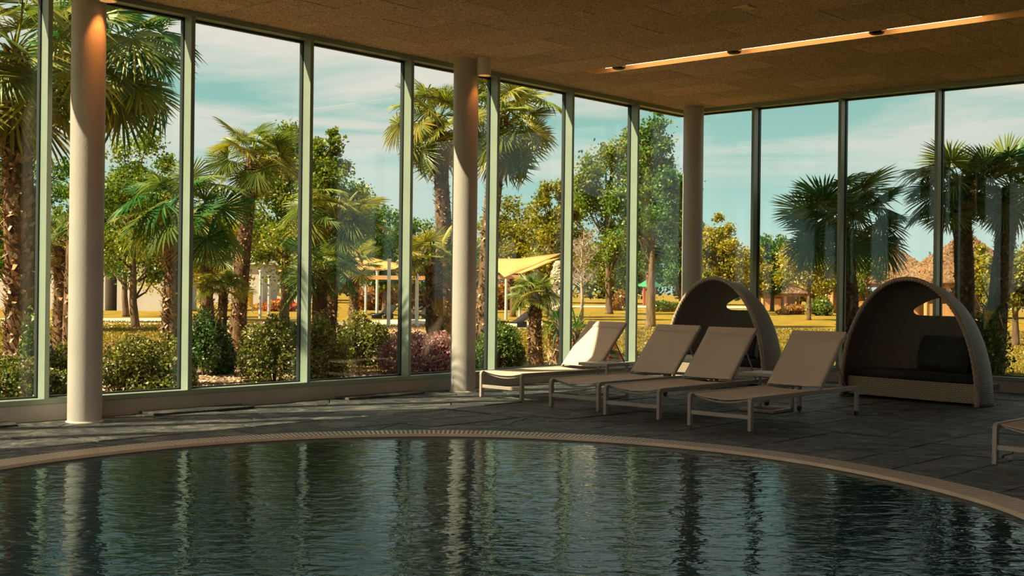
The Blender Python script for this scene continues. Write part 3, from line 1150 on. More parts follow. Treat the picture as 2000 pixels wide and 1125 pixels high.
def pillow(w, h, t, mat, name='pillow'):
    mb = MB()
    nn = 16
    def side(sg):
        def fn(u, v):
            a, b = 2*u-1, 2*v-1
            bul = ((1-a**4)*(1-b**4))**0.5
            pin = 1-0.05*(a*a*b*b)
            return (a*w/2*pin, sg*t/2*bul, b*h/2*pin)
        return fn
    mb.grid(side(1), nn, nn)
    mb.grid(side(-1), nn, nn)
    n_ = (nn+1)**2
    for i, f in enumerate(mb.f):
        if i < nn*nn: mb.f[i] = f[::-1]
    return mb.build(name, mat, smooth=True)
def on_bed(b, o, x, y, z, tilt, turn):
    mw = Matrix.Translation(b.location) @ Matrix.Rotation(b.rotation_euler.z, 4, 'Z')
    lm = Matrix.Translation((x, y, z)) @ Matrix.Rotation(turn, 4, 'Z') @ Matrix.Rotation(tilt, 4, 'X')
    o.matrix_world = mw @ lm
p = pillow(0.80, 0.42, 0.20, M['cushion'])
on_bed(bed, p, 0.24, 0.40, 0.545, math.radians(-14), math.radians(-14))
tag(p, 'big black back cushion inside the nearer daybed', 'cushion', 'daybed cushions')
p = pillow(0.50, 0.38, 0.18, M['cushion'])
on_bed(bed2, p, 0.20, 0.44, 0.525, math.radians(-14), math.radians(-8))
tag(p, 'black back cushion inside the corner daybed', 'cushion', 'daybed cushions')
p = pillow(0.34, 0.34, 0.14, M['cushion_grey'])
on_bed(bed2, p, 0.60, 0.30, 0.505, math.radians(-10), math.radians(-62))
tag(p, 'grey brown cushion at the side of the corner daybed', 'cushion', 'daybed cushions')

# ================================================================== the garden
M['lawn'] = pmat('lawn', (0.17, 0.110, 0.012), 0.9, col2=(0.29, 0.175, 0.020), nscale=0.9, bump=0.6, bscale=9, spec=0.1)
M['grass'] = leaf_mat('grass_blade', (0.09, 0.085, 0.010), (0.20, 0.145, 0.020), (0.34, 0.24, 0.05), 0.35)
M['soil'] = pmat('mulch_soil', (0.14, 0.085, 0.05), 0.95, col2=(0.30, 0.19, 0.11), nscale=9, bump=0.8, bscale=30, spec=0.1)
M['chip'] = leaf_mat('bark_chip', (0.14, 0.075, 0.045), (0.36, 0.22, 0.13), (0.66, 0.50, 0.36), 0.0)
M['path'] = pmat('sand_path', (0.56, 0.44, 0.30), 0.9, col2=(0.64, 0.52, 0.37), nscale=2, spec=0.1)
M['terracotta'] = pmat('terracotta_paving', (0.55, 0.27, 0.12), 0.8, col2=(0.62, 0.33, 0.17), nscale=1.5)
M['bark'] = pmat('bark', (0.085, 0.052, 0.032), 0.9, col2=(0.20, 0.125, 0.075), nscale=6, stretch=(1, 1, 0.25), bump=0.9, bscale=14, spec=0.1)
M['bark_pale'] = pmat('pale_bark', (0.30, 0.22, 0.16), 0.9, col2=(0.44, 0.34, 0.25), nscale=6, stretch=(1, 1, 0.3), bump=0.6, bscale=14, spec=0.1)
M['palm_bark'] = pmat('palm_fibre', (0.055, 0.034, 0.022), 0.95, col2=(0.20, 0.115, 0.06), nscale=14, stretch=(1, 1, 0.4), bump=1.0, bscale=40, spec=0.1)
M['leaf_base'] = leaf_mat('old_leaf_base', (0.055, 0.032, 0.020), (0.21, 0.112, 0.056), (0.42, 0.25, 0.13), 0.0)
M['frond'] = leaf_mat('palm_leaf', (0.035, 0.085, 0.018), (0.15, 0.19, 0.030), (0.38, 0.33, 0.055), 0.40, gloss=0.025)
M['frond_dark'] = leaf_mat('palm_leaf_deep', (0.012, 0.070, 0.020), (0.045, 0.155, 0.032), (0.24, 0.28, 0.045), 0.36, gloss=0.025)
M['frond_gold'] = leaf_mat('palm_leaf_gold', (0.07, 0.10, 0.016), (0.27, 0.25, 0.035), (0.58, 0.44, 0.09), 0.42, gloss=0.025)
M['frond_dead'] = leaf_mat('dead_palm_leaf', (0.13, 0.075, 0.03), (0.32, 0.19, 0.075), (0.50, 0.33, 0.14), 0.3)
M['leaf_green'] = leaf_mat('tree_leaf_green', (0.014, 0.065, 0.012), (0.070, 0.155, 0.016), (0.30, 0.32, 0.035), 0.38)
M['leaf_gold'] = leaf_mat('tree_leaf_gold', (0.05, 0.085, 0.010), (0.29, 0.25, 0.020), (0.62, 0.44, 0.05), 0.40)
M['leaf_mixed'] = leaf_mat('tree_leaf_mixed', (0.020, 0.068, 0.010), (0.15, 0.20, 0.018), (0.48, 0.39, 0.045), 0.40)
M['leaf_shrub'] = leaf_mat('shrub_leaf', (0.020, 0.052, 0.012), (0.13, 0.15, 0.022), (0.44, 0.36, 0.08), 0.30)
M['leaf_dense'] = leaf_mat('box_leaf', (0.012, 0.050, 0.014), (0.055, 0.12, 0.022), (0.22, 0.26, 0.045), 0.28)
M['leaf_rust'] = leaf_mat('rust_leaf', (0.12, 0.045, 0.012), (0.38, 0.17, 0.035), (0.60, 0.34, 0.09), 0.38)
M['leaf_purple'] = leaf_mat('purple_leaf', (0.060, 0.018, 0.030), (0.22, 0.085, 0.095), (0.55, 0.30, 0.28), 0.30)
M['flower_pink'] = leaf_mat('pink_petal', (0.42, 0.18, 0.24), (0.62, 0.36, 0.42), (0.80, 0.62, 0.62), 0.3)
M['flower_red'] = leaf_mat('red_petal', (0.42, 0.008, 0.020), (0.62, 0.020, 0.045), (0.75, 0.10, 0.10), 0.3)
M['flower_white'] = leaf_mat('white_petal', (0.62, 0.52, 0.36), (0.78, 0.68, 0.52), (0.85, 0.78, 0.64), 0.3)
M['thatch'] = pmat('thatch', (0.13, 0.066, 0.030), 0.95, col2=(0.25, 0.14, 0.066), nscale=5, stretch=(1, 1, 0.5), bump=1.0, bscale=18, spec=0.05)
M['timber'] = pmat('orange_timber', (0.44, 0.20, 0.065), 0.7, col2=(0.56, 0.28, 0.10), nscale=3, stretch=(1, 1, 0.1))
M['sail'] = pmat('shade_sail', (0.52, 0.22, 0.05), 0.8, col2=(0.56, 0.26, 0.07), nscale=2)
M['render_pale'] = pmat('pale_render', (0.46, 0.40, 0.35), 0.85, col2=(0.52, 0.46, 0.40), nscale=0.6)
M['render_cream'] = pmat('cream_render', (0.50, 0.44, 0.31), 0.85, col2=(0.56, 0.50, 0.36), nscale=0.6)
M['post_grey'] = pmat('galvanised_post', (0.52, 0.50, 0.47), 0.5, 0.2, col2=(0.60, 0.58, 0.54), nscale=4)
M['pane_dark'] = pmat('far_window_pane', (0.10, 0.15, 0.14), 0.15)
M['tile_red'] = pmat('red_roof_tile', (0.42, 0.19, 0.10), 0.8, col2=(0.50, 0.26, 0.15), nscale=3)
M['plastic_yellow'] = pmat('yellow_plastic', (0.75, 0.42, 0.05), 0.4)
M['plastic_red'] = pmat('red_plastic', (0.55, 0.05, 0.03), 0.4)
M['plastic_green'] = pmat('green_plastic', (0.03, 0.22, 0.10), 0.4)

# ---- ground
g = MB()
def sheet(mbx, x0, x1, y0, y1, z, n=1):
    mbx.v += [(x0, y0, z), (x1, y0, z), (x1, y1, z), (x0, y1, z)]
    b = len(mbx.v)-4
    mbx.f.append((b, b+1, b+2, b+3))
sheet(g, -60, 260, YL+0.2, 260, GZ)
sheet(g, XR+0.2, 260, -60, YL+0.2, GZ)
sheet(g, -60, X0-0.2, -60, YL+0.2, GZ)
lawn = tag(g.build('lawn', M['lawn']), 'wide golden lawn of the park outside the windows', kind='structure')
gp = MB()
gp.v += [(-2, YL+0.21, GZ+0.012)]+[tuple(at(*q, GZ+0.012)) for q in ((-120, 735), (60, 722), (220, 716), (380, 694), (600, 688), (800, 688), (900, 704), (1000, 720), (1120, 722))]+[(XR+0.9, YL+0.9, GZ+0.012), (XR+0.9, YL+0.21, GZ+0.012)]
gp.f.append(tuple(range(len(gp.v)))[::-1])
tag(gp.build('planting_bed', M['soil']), 'bark mulch planting bed outside the left windows', kind='structure')
gp = MB()
def poly(mbx, pts, z):
    b = len(mbx.v)
    mbx.v += [(p.x, p.y, z) for p in pts]
    mbx.f.append(tuple(range(b, b+len(pts))))
poly(gp, [at(-60, 640), at(330, 634), at(480, 632), at(480, 625), at(330, 622), at(-60, 622)], GZ+0.01)
tag(gp.build('sand_path', M['path']), 'pale sand path crossing the lawn', kind='structure')
gp = MB()
poly(gp, [at(390, 662), at(470, 664), at(640, 662), at(840, 652), at(840, 622), at(640, 630), at(390, 634)], GZ+0.012)
tag(gp.build('sun_terrace', M['path']), 'pale gravel terrace under the shade sails', kind='structure')
gp = MB()
poly(gp, [at(690, 655), at(850, 650), at(850, 638), at(700, 640)], GZ+0.02)
tag(gp.build('terracotta_edge', M['terracotta']), 'terracotta paved strip beside the terrace', kind='structure')
gp = MB()
poly(gp, [at(850, 648), at(1060, 642), at(1060, 628), at(850, 634)], GZ+0.018)
tag(gp.build('gravel_strip', M['path']), 'pale gravel strip behind the small palm', kind='structure')
gp = MB()
poly(gp, [at(1000, 600), at(2100, 606), at(2100, 601), at(1000, 597)], GZ+0.02)
tag(gp.build('far_path', M['path']), 'thin pale path at the far edge of the lawn', kind='structure')

# ---- leaf clouds
def leaves(centers, normals_up, size, rng, aspect=0.55, jitter=0.35, droop=0.0):
    k = len(centers)
    nrm = rng.normal(size=(k, 3))
    nrm[:, 2] += normals_up
    nrm /= np.linalg.norm(nrm, axis=1, keepdims=True)
    t = rng.normal(size=(k, 3))
    t[:, 2] -= droop
    t -= (t*nrm).sum(1, keepdims=True)*nrm
    t /= np.linalg.norm(t, axis=1, keepdims=True)+1e-9
    b = np.cross(nrm, t)
    L_ = size*(1+jitter*rng.uniform(-1, 1, size=(k, 1)))
    W_ = L_*aspect
    V = np.stack([centers-t*L_/2, centers+b*W_/2-t*L_*0.05, centers+t*L_/2, centers-b*W_/2-t*L_*0.05], axis=1)
    return V
def in_ball(k, rng):
    d = rng.normal(size=(k, 3))
    d /= np.linalg.norm(d, axis=1, keepdims=True)
    return d*rng.uniform(0, 1, size=(k, 1))**(1/3)

def make_shrub(name, label, loc, rx, ry, h, n, leaf, mat, flowers=None, nfl=0, flsize=0.03, seed=1, cat='shrub', group='shrubs in the planting beds', lumps=26):
    rng = np.random.default_rng(seed)
    root = empty(name, (loc[0], loc[1], GZ))
    tag(root, label, cat, group)
    # lumpy mass made of many overlapping tufts
    d = rng.normal(size=(lumps, 3))
    d /= np.linalg.norm(d, axis=1, keepdims=True)
    d[:, 2] = np.abs(d[:, 2])*1.0-0.15
    cen = d*rng.uniform(0.35, 0.78, size=(lumps, 1))
    rad = rng.uniform(0.20, 0.42, size=lumps)
    idx = rng.integers(0, lumps, size=n)
    off = rng.normal(size=(n, 3))
    off /= np.linalg.norm(off, axis=1, keepdims=True)
    off *= rng.uniform(0.35, 1.0, size=(n, 1))**0.5
    p = cen[idx]+off*rad[idx][:, None]
    z0 = 0.03
    P = np.c_[p[:, 0]*rx, p[:, 1]*ry, np.maximum(z0, (p[:, 2]+0.28)/1.28*h)]
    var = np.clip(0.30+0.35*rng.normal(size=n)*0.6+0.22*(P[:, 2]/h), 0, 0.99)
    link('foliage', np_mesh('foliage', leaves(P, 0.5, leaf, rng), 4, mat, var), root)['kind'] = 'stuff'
    st = MB()
    for i in range(9):
        a = rng.uniform(0, 2*PI)
        st.tube([(0.08*rx*math.cos(a), 0.08*ry*math.sin(a), 0.0), (0.3*rx*math.cos(a), 0.3*ry*math.sin(a), 0.35*h), (0.55*rx*math.cos(a+.3), 0.55*ry*math.sin(a+.3), 0.75*h)], [0.014, 0.01, 0.004], 5)
    st.build('stems', M['bark'], root)
    if nfl:
        idx = rng.integers(0, lumps, size=nfl)
        off = rng.normal(size=(nfl, 3))
        off /= np.linalg.norm(off, axis=1, keepdims=True)
        p = cen[idx]+off*(rad[idx][:, None]*1.05)
        P = np.c_[p[:, 0]*rx, p[:, 1]*ry, np.maximum(0.05, (p[:, 2]+0.28)/1.28*h)]
        V = np.concatenate([leaves(P, 0.2, flsize, rng, 0.9), leaves(P, 0.2, flsize, rng, 0.9)])
        link('flowers', np_mesh('flowers', V, 4, flowers, rng.uniform(0, 0.9, size=2*nfl)), root)['kind'] = 'stuff'
    return root

def make_tree(name, label, loc, h, rx, zb, n, leaf, mat, trunk=0.12, seed=1, group='park trees beyond the lawn', bark=None, clusters=46, spread=0.30, cone=0.0, droop=0.2):
    rng = np.random.default_rng(seed)
    root = empty(name, (loc[0], loc[1], GZ))
    tag(root, label, 'tree', group)
    zc, rz = (h+zb)/2, (h-zb)/2
    q = in_ball(clusters, rng)
    q *= (0.45+0.5*np.linalg.norm(q, axis=1, keepdims=True))
    shrink = 1-cone*np.clip(q[:, 2:3], -0.6, 1)
    cen = np.c_[q[:, 0:1]*rx*shrink, q[:, 1:2]*rx*shrink, zc+q[:, 2:3]*rz]
    rad = rng.uniform(0.55, 1.15, size=clusters)*spread*rx*np.clip(shrink[:, 0], 0.45, 1.2)
    idx = rng.integers(0, clusters, size=n)
    off = rng.normal(size=(n, 3))*0.55
    off[:, 2] *= 0.8
    P = cen[idx]+off*rad[idx][:, None]
    P[:, 2] = np.maximum(P[:, 2], zb*0.85)
    tuft = rng.uniform(-0.14, 0.14, size=clusters)
    var = np.clip(0.36+tuft[idx]+0.17*rng.normal(size=n), 0, 0.99)
    link('foliage', np_mesh('foliage', leaves(P, 0.7, leaf, rng, 0.62, 0.4, droop), 4, mat, var), root)['kind'] = 'stuff'
    bk = bark or M['bark']
    top = Vector((rng.uniform(-.1, .1)*rx, rng.uniform(-.1, .1)*rx, zb+(h-zb)*0.75))
    path = [Vector((0, 0, -0.05)), Vector((0, 0, 0.12)), Vector((top.x*0.2+rng.uniform(-.05, .05), top.y*.2, zb*0.7)), Vector((top.x*0.5, top.y*.5, (zb+zc)/2)), top]
    MB().tube(path, [trunk*1.35, trunk, trunk*0.85, trunk*0.55, trunk*0.15], 9).build('trunk', bk, root, smooth=True)
    lim = MB()
    for i in range(min(clusters, 26)):
        c = Vector(cen[i])
        zs_ = min(max(zb*0.8, c.z-rz*0.45), top.z*0.92)
        t = min(1, max(0, zs_/top.z))
        s = Vector((top.x*t*0.8, top.y*t*0.8, zs_))
        mid = s.lerp(c, 0.5)+Vector((0, 0, -0.06*rz))
        lim.tube([s, mid, c], [trunk*0.32, trunk*0.2, trunk*0.06], 5, caps=False)
    lim.build('branches', bk, root, smooth=True)
    return root

# ---- palms
def frond_mesh(seed, mat, nl=36, span=250, droop=0.18, stem=0.62, blade=0.60, ragged=0.1, hang=0.7):
    rng = random.Random(seed)
    V, Fq, var = [], [], []
    # leaf stalk: arching three-sided rod
    ns = 6
    for i in range(ns+1):
        t = i/ns
        p = Vector((stem*t, 0, 0.05*math.sin(PI*t)-0.05*t*t))
        w = 0.014*(1-0.45*t)
        for dy, dz in ((-w, 0), (w, 0), (0, -w)):
            V.append((p.x, p.y+dy, p.z+dz))
    for i in range(ns):
        for k in range(3):
            k2 = (k+1) % 3
            Fq.append((3*i+k, 3*(i+1)+k, 3*(i+1)+k2, 3*i+k2))
            var.append(0.55)
    hub = Vector((stem, 0, -0.05))
    for i in range(nl):
        f = i/(nl-1)*2-1
        a = math.radians(f*span/2+rng.uniform(-2, 2))
        ln = blade*(1.0-0.22*abs(f)**2)*rng.uniform(1-ragged, 1.04)
        d = Vector((math.cos(a), math.sin(a), 0))
        sd = Vector((-d.y, d.x, 0))
        halfw = math.radians(span)/nl*0.5
        dr = droop*rng.uniform(0.5, 1.6)+0.05*abs(f)
        b = len(V)
        secs = ((0.03, 0.004), (0.38, ln*0.38*math.tan(halfw)*0.98), (0.72, 0.0145), (1.0, 0.0))
        for t, w in secs:
            z = -dr*ln*(t**2.4)*1.2+0.05*t*(1-t)
            c = d*(ln*t*(1-0.12*dr*t))+Vector((0, 0, z))
            if t >= 1:
                V.append(tuple(c))
            else:
                V.append(tuple(c-sd*w-Vector((0, 0, w*0.45))))
                V.append(tuple(c+Vector((0, 0, w*0.45))))
                V.append(tuple(c+sd*w-Vector((0, 0, w*0.45))))
        for q in range(b, len(V)):
            x, yy, z = V[q]
            V[q] = (hub.x+x*math.cos(hang)+z*math.sin(hang), hub.y+yy, hub.z-x*math.sin(hang)+z*math.cos(hang))
        vv = min(0.95, max(0, rng.gauss(0.36, 0.16)))
        for s in range(2):
            o = b+3*s
            Fq += [(o, o+3, o+4, o+1), (o+1, o+4, o+5, o+2)]
            var += [vv, vv]
        o = b+6
        Fq += [(o, b+9, o+1), (o+1, b+9, o+2)]
        var += [vv+0.06, vv+0.06]
    me = bpy.data.meshes.new('frond')
    me.from_pydata(V, [], Fq)
    a = me.attributes.new('var', 'FLOAT', 'FACE')
    a.data.foreach_set('value', var)
    me.materials.append(mat)
    return me
FR = {}
for key, mt in (('green', 'frond'), ('dark', 'frond_dark'), ('gold', 'frond_gold'), ('dead', 'frond_dead')):
    FR[key] = [frond_mesh(40+i, M[mt], 34+2*(i % 3), 220+18*i if key != 'dead' else 150, (0.04, 0.09, 0.15, 0.28, 0.07)[i] if key != 'dead' else 0.75,
                          0.55+0.05*(i % 3), hang=(0.15, 0.45, 0.85, 0.65, 0.30)[i]) for i in range(5)]

def make_palm(name, label, loc, h, tr, fs, kind, nf=26, seed=1, lean=(0, 0), ndead=4, elev=(-35, 82), flakes=420, group='fan palms in the garden', taper=0.85, bare=0.0, flake=0.06, stemscale=1.0):
    rng = random.Random(seed)
    root = empty(name, (loc[0], loc[1], GZ))
    tag(root, label, 'palm tree', group)
    path, rad = [], []
    K = 12
    for i in range(K+1):
        t = i/K
        path.append(Vector((lean[0]*t*t+0.025*math.sin(5*t+seed), lean[1]*t*t+0.02*math.cos(4*t+seed), -0.05+(h+0.05)*t)))
        r_ = tr*(1.12-(1.12-taper)*t)*rng.uniform(0.94, 1.06)
        rad.append(r_)
    rad[-1] *= 0.6
    MB().tube(path, rad, 12).build('trunk', M['palm_bark'], root, smooth=True)
    # stubs of old leaves all over the trunk
    nprng = np.random.default_rng(seed)
    t = nprng.uniform(bare, 1.0, size=flakes)
    a = nprng.uniform(0, 2*PI, size=flakes)
    px = np.interp(t, np.linspace(0, 1, K+1), [p.x for p in path])
    py = np.interp(t, np.linspace(0, 1, K+1), [p.y for p in path])
    pz = np.interp(t, np.linspace(0, 1, K+1), [p.z for p in path])
    pr = np.interp(t, np.linspace(0, 1, K+1), rad)
    out = np.c_[np.cos(a), np.sin(a), np.zeros(flakes)]
    tan = np.c_[-np.sin(a), np.cos(a), np.zeros(flakes)]
    c0 = np.c_[px, py, pz]+out*(pr*0.93)[:, None]
    ln = flake*nprng.uniform(0.6, 1.7, size=(flakes, 1))
    wd = flake*nprng.uniform(0.25, 0.6, size=(flakes, 1))
    tilt = nprng.uniform(0.25, 1.3, size=(flakes, 1))
    sgn = np.where(nprng.uniform(size=(flakes, 1)) < 0.72, 1.0, -0.8)
    dirv = out*np.sin(tilt)+np.array([[0, 0, 1.0]])*np.cos(tilt)*sgn
    V = np.stack([c0-tan*wd, c0+tan*wd, c0+dirv*ln+tan*wd*0.35, c0+dirv*ln*1.05-tan*wd*0.35], axis=1)
    link('leaf_bases', np_mesh('leaf_bases', V, 4, M['leaf_base'], nprng.uniform(0, 0.95, size=flakes)), root)['kind'] = 'stuff'
    top = path[-1]
    kinds = kind if isinstance(kind, (list, tuple)) else [kind]
    for i in range(nf):
        u = (i+0.5)/nf
        e = math.radians(elev[1]+(elev[0]-elev[1])*u**0.85+rng.uniform(-8, 8))
        az = i*2.39996+rng.uniform(-0.25, 0.25)
        sc = fs*rng.uniform(0.86, 1.12)*(0.72 if u < 0.12 else 1)
        k = kinds[rng.randrange(len(kinds))]
        link('frond', rng.choice(FR[k]), root, (top.x, top.y, top.z-0.10*u*fs), (rng.uniform(-0.8, 0.8), -e, az), (sc*stemscale, sc, sc))
    for i in range(ndead):
        e = math.radians(rng.uniform(-78, -52))
        az = i*2.1+rng.uniform(0, 1)
        sc = fs*rng.uniform(0.6, 0.85)
        link('dead_frond', rng.choice(FR['dead']), root, (top.x, top.y, top.z-0.12*fs), (rng.uniform(-0.6, 0.6), -e, az), sc)
    return root
def top_h(px, py, dep):
    return at_depth(px, py, dep).z-GZ
def spot(px, dep):
    p = at_depth(px, 600, dep)
    return (p.x, p.y)

# (trunk px, depth, crown centre px x / y, trunk radius, frond scale, kinds ...)
PALMS = [
 ('thick shaggy fan palm at the left edge of the picture', 42, 13.3, 30, 95, 0.165, 1.12, ['green', 'gold'], 30, dict(ndead=6, flakes=1500, flake=0.075, elev=(-55, 75))),
 ('fan palm rising behind the nearest column', 136, 15.4, 205, 88, 0.10, 1.12, ['green', 'dark'], 30, dict(ndead=2, flakes=500, elev=(-55, 78))),
 ('leaning fan palm left of the first mullion with a spread of dark leaves', 338, 17.6, 352, 405, 0.15, 0.98, ['green', 'dark'], 24, dict(ndead=4, flakes=800, elev=(-30, 70))),
 ('slim fan palm with a round crown in the second window', 468, 19.8, 492, 300, 0.125, 0.72, ['gold', 'green'], 26, dict(ndead=5, flakes=900, elev=(-45, 80), flake=0.05)),
 ('bushy fan palm crossing the second mullion', 640, 19.0, 655, 430, 0.13, 0.80, ['gold', 'green'], 26, dict(ndead=2, flakes=500, elev=(-38, 72))),
 ('tall fan palm left of the middle column', 868, 22.5, 856, 235, 0.15, 1.0, ['gold', 'green'], 30, dict(ndead=6, flakes=1000, elev=(-55, 80))),
 ('tall fan palm right of the middle column with drooping leaves', 944, 21.5, 985, 225, 0.15, 1.02, ['gold', 'green'], 34, dict(ndead=6, flakes=900, elev=(-70, 75))),
 ('low fan palm in front of the tall one by the middle column', 850, 20.0, 850, 505, 0.15, 0.62, ['gold', 'green'], 20, dict(ndead=2, flakes=500, elev=(-15, 75))),
 ('small fan palm with drooping leaves left of the yucca', 1048, 18.8, 1046, 575, 0.105, 0.40, ['gold', 'green'], 24, dict(ndead=2, flakes=600, elev=(-22, 82), flake=0.05)),
 ('dark round headed fan palm behind the daybeds', 1663, 18.2, 1645, 440, 0.155, 0.98, ['dark', 'dark', 'green'], 34, dict(ndead=1, flakes=700, elev=(-20, 82))),
 ('left one of the two dark fan palms at the right edge', 1890, 17.4, 1872, 375, 0.14, 0.82, ['dark', 'green'], 26, dict(ndead=0, flakes=700, elev=(-26, 86))),
 ('right one of the two dark fan palms at the right edge', 1944, 17.0, 1975, 365, 0.145, 0.80, ['dark', 'green'], 26, dict(ndead=0, flakes=700, elev=(-26, 86))),
 ('low fan palm with broad leaves under the bushy palm', 622, 17.6, 628, 530, 0.11, 0.66, ['green', 'dark'], 18, dict(ndead=0, flakes=260, elev=(-25, 75))),
 ('young yellow green fan palm between the leaning and the slim palm', 405, 21.0, 405, 495, 0.12, 0.62, ['gold', 'green'], 16, dict(ndead=4, flakes=350, elev=(-5, 80))),
 ('small spiky fan palm at the foot of the slim palm', 436, 18.6, 436, 570, 0.08, 0.46, ['green', 'gold'], 16, dict(ndead=0, flakes=120, elev=(5, 85))),
 ('low fan palm behind the lawn edge at the far left', 122, 19.0, 112, 470, 0.10, 0.62, ['green', 'gold'], 18, dict(ndead=3, flakes=300, elev=(-10, 80))),
 ('single fan palm behind the shade sail posts', 692, 30.0, 690, 520, 0.12, 0.75, ['gold', 'green'], 18, dict(ndead=3, flakes=300, elev=(-10, 75))),
]
for i, (lab, px, dep, cxp, cyp, tr, fs, kind, nf, kw) in enumerate(PALMS):
    b = spot(px, dep)
    e = at_depth(cxp, cyp, dep)
    make_palm('fan_palm', lab, b, e.z-GZ, tr, fs, kind, nf, seed=20+i, lean=(e.x-b[0], e.y-b[1]), **kw)

# ---- shrubs along the window wall
def shrub_at(label, px, dep, half_px, top_py, n, leaf, mat, seed, fl=None, nfl=0, fls=0.03, name='flowering_shrub', ratio=0.9, **kw):
    x, y_ = spot(px, dep)
    rx = 1.32*half_px*dep/F_PX
    make_shrub(name, label, (x, y_), rx, rx*ratio, 1.05*top_h(px, top_py, dep), int(n*1.2), leaf, mat, fl, nfl, fls, seed, **kw)
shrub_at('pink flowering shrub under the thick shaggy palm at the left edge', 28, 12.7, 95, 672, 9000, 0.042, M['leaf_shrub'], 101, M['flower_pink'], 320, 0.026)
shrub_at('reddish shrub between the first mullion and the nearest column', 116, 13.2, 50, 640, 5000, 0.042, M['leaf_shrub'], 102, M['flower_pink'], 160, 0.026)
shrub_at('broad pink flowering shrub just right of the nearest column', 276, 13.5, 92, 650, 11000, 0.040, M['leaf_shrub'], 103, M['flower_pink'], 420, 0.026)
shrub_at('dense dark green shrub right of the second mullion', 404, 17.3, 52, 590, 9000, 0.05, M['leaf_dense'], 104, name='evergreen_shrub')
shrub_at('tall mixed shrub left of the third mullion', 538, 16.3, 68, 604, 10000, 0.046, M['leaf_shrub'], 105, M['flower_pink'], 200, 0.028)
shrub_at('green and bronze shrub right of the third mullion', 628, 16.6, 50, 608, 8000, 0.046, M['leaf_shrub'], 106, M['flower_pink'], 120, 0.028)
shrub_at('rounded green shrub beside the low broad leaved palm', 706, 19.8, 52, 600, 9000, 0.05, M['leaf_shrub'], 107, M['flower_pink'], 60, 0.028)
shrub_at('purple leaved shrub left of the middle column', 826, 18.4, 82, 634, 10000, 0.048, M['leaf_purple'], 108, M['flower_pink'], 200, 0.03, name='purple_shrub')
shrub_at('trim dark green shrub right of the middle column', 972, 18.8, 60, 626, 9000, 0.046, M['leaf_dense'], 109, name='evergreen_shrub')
shrub_at('small rose bush with red blooms behind the first lounger', 1186, 19.5, 30, 652, 900, 0.055, M['leaf_dense'], 110, M['flower_red'], 170, 0.085, name='rose_bush')
shrub_at('low rose with red blooms at the foot of the dark round palm', 1626, 17.4, 14, 706, 300, 0.04, M['leaf_dense'], 111, M['flower_red'], 26, 0.035, name='rose_bush')
shrub_at('red flowered stems between the dark round palm and the daybed', 1678, 17.6, 20, 604, 400, 0.05, M['leaf_dense'], 112, M['flower_red'], 40, 0.05, name='rose_bush')
shrub_at('bronze shrub at the foot of the leaning palm', 340, 15.6, 42, 640, 4200, 0.045, M['leaf_shrub'], 113)
shrub_at('ivy climbing the foot of the thick shaggy palm', 66, 12.95, 26, 560, 1600, 0.05, M['leaf_dense'], 114, name='climbing_ivy', ratio=1.0, group='climbers')
shrub_at('spiky dark shrub at the foot of the two dark palms', 1925, 16.7, 42, 575, 2600, 0.07, M['leaf_dense'], 115, name='evergreen_shrub')
FAR = 'shrubs and hedges beyond the lawn'
shrub_at('rust coloured hedge behind the shade sail posts', 770, 66.0, 95, 530, 6500, 0.19, M['leaf_rust'], 120, name='far_hedge', ratio=0.3, group=FAR)
shrub_at('dark green hedge right of the rust coloured one', 850, 68.0, 60, 520, 5000, 0.20, M['leaf_dense'], 121, name='far_hedge', ratio=0.4, group=FAR)
shrub_at('orange bush at the far edge of the lawn', 1210, 72.0, 26, 560, 1800, 0.17, M['leaf_rust'], 122, name='far_bush', group=FAR)
shrub_at('low green hedge in front of the play tower', 1295, 70.0, 48, 582, 2500, 0.15, M['leaf_dense'], 123, name='far_hedge', ratio=0.4, group=FAR)
shrub_at('red flowering bushes in front of the cream house', 545, 60.0, 42, 578, 2200, 0.14, M['leaf_rust'], 124, M['flower_red'], 160, 0.14, name='far_bush', group=FAR)
shrub_at('low reddish border in front of the small far pavilion', 1545, 66.0, 38, 588, 1600, 0.13, M['leaf_rust'], 125, M['flower_pink'], 80, 0.1, name='far_bush', ratio=0.4, group=FAR)
shrub_at('green bush right of the reddish border', 1600, 64.0, 26, 572, 1500, 0.16, M['leaf_mixed'], 126, name='far_bush', group=FAR)
shrub_at('rusty hedge in the trees right of the middle column', 985, 70.0, 60, 535, 3500, 0.18, M['leaf_rust'], 127, name='far_hedge', ratio=0.4, group=FAR)
shrub_at('green bush under the thatched pavilions', 1705, 58.0, 18, 590, 900, 0.14, M['leaf_mixed'], 128, name='far_bush', group=FAR)

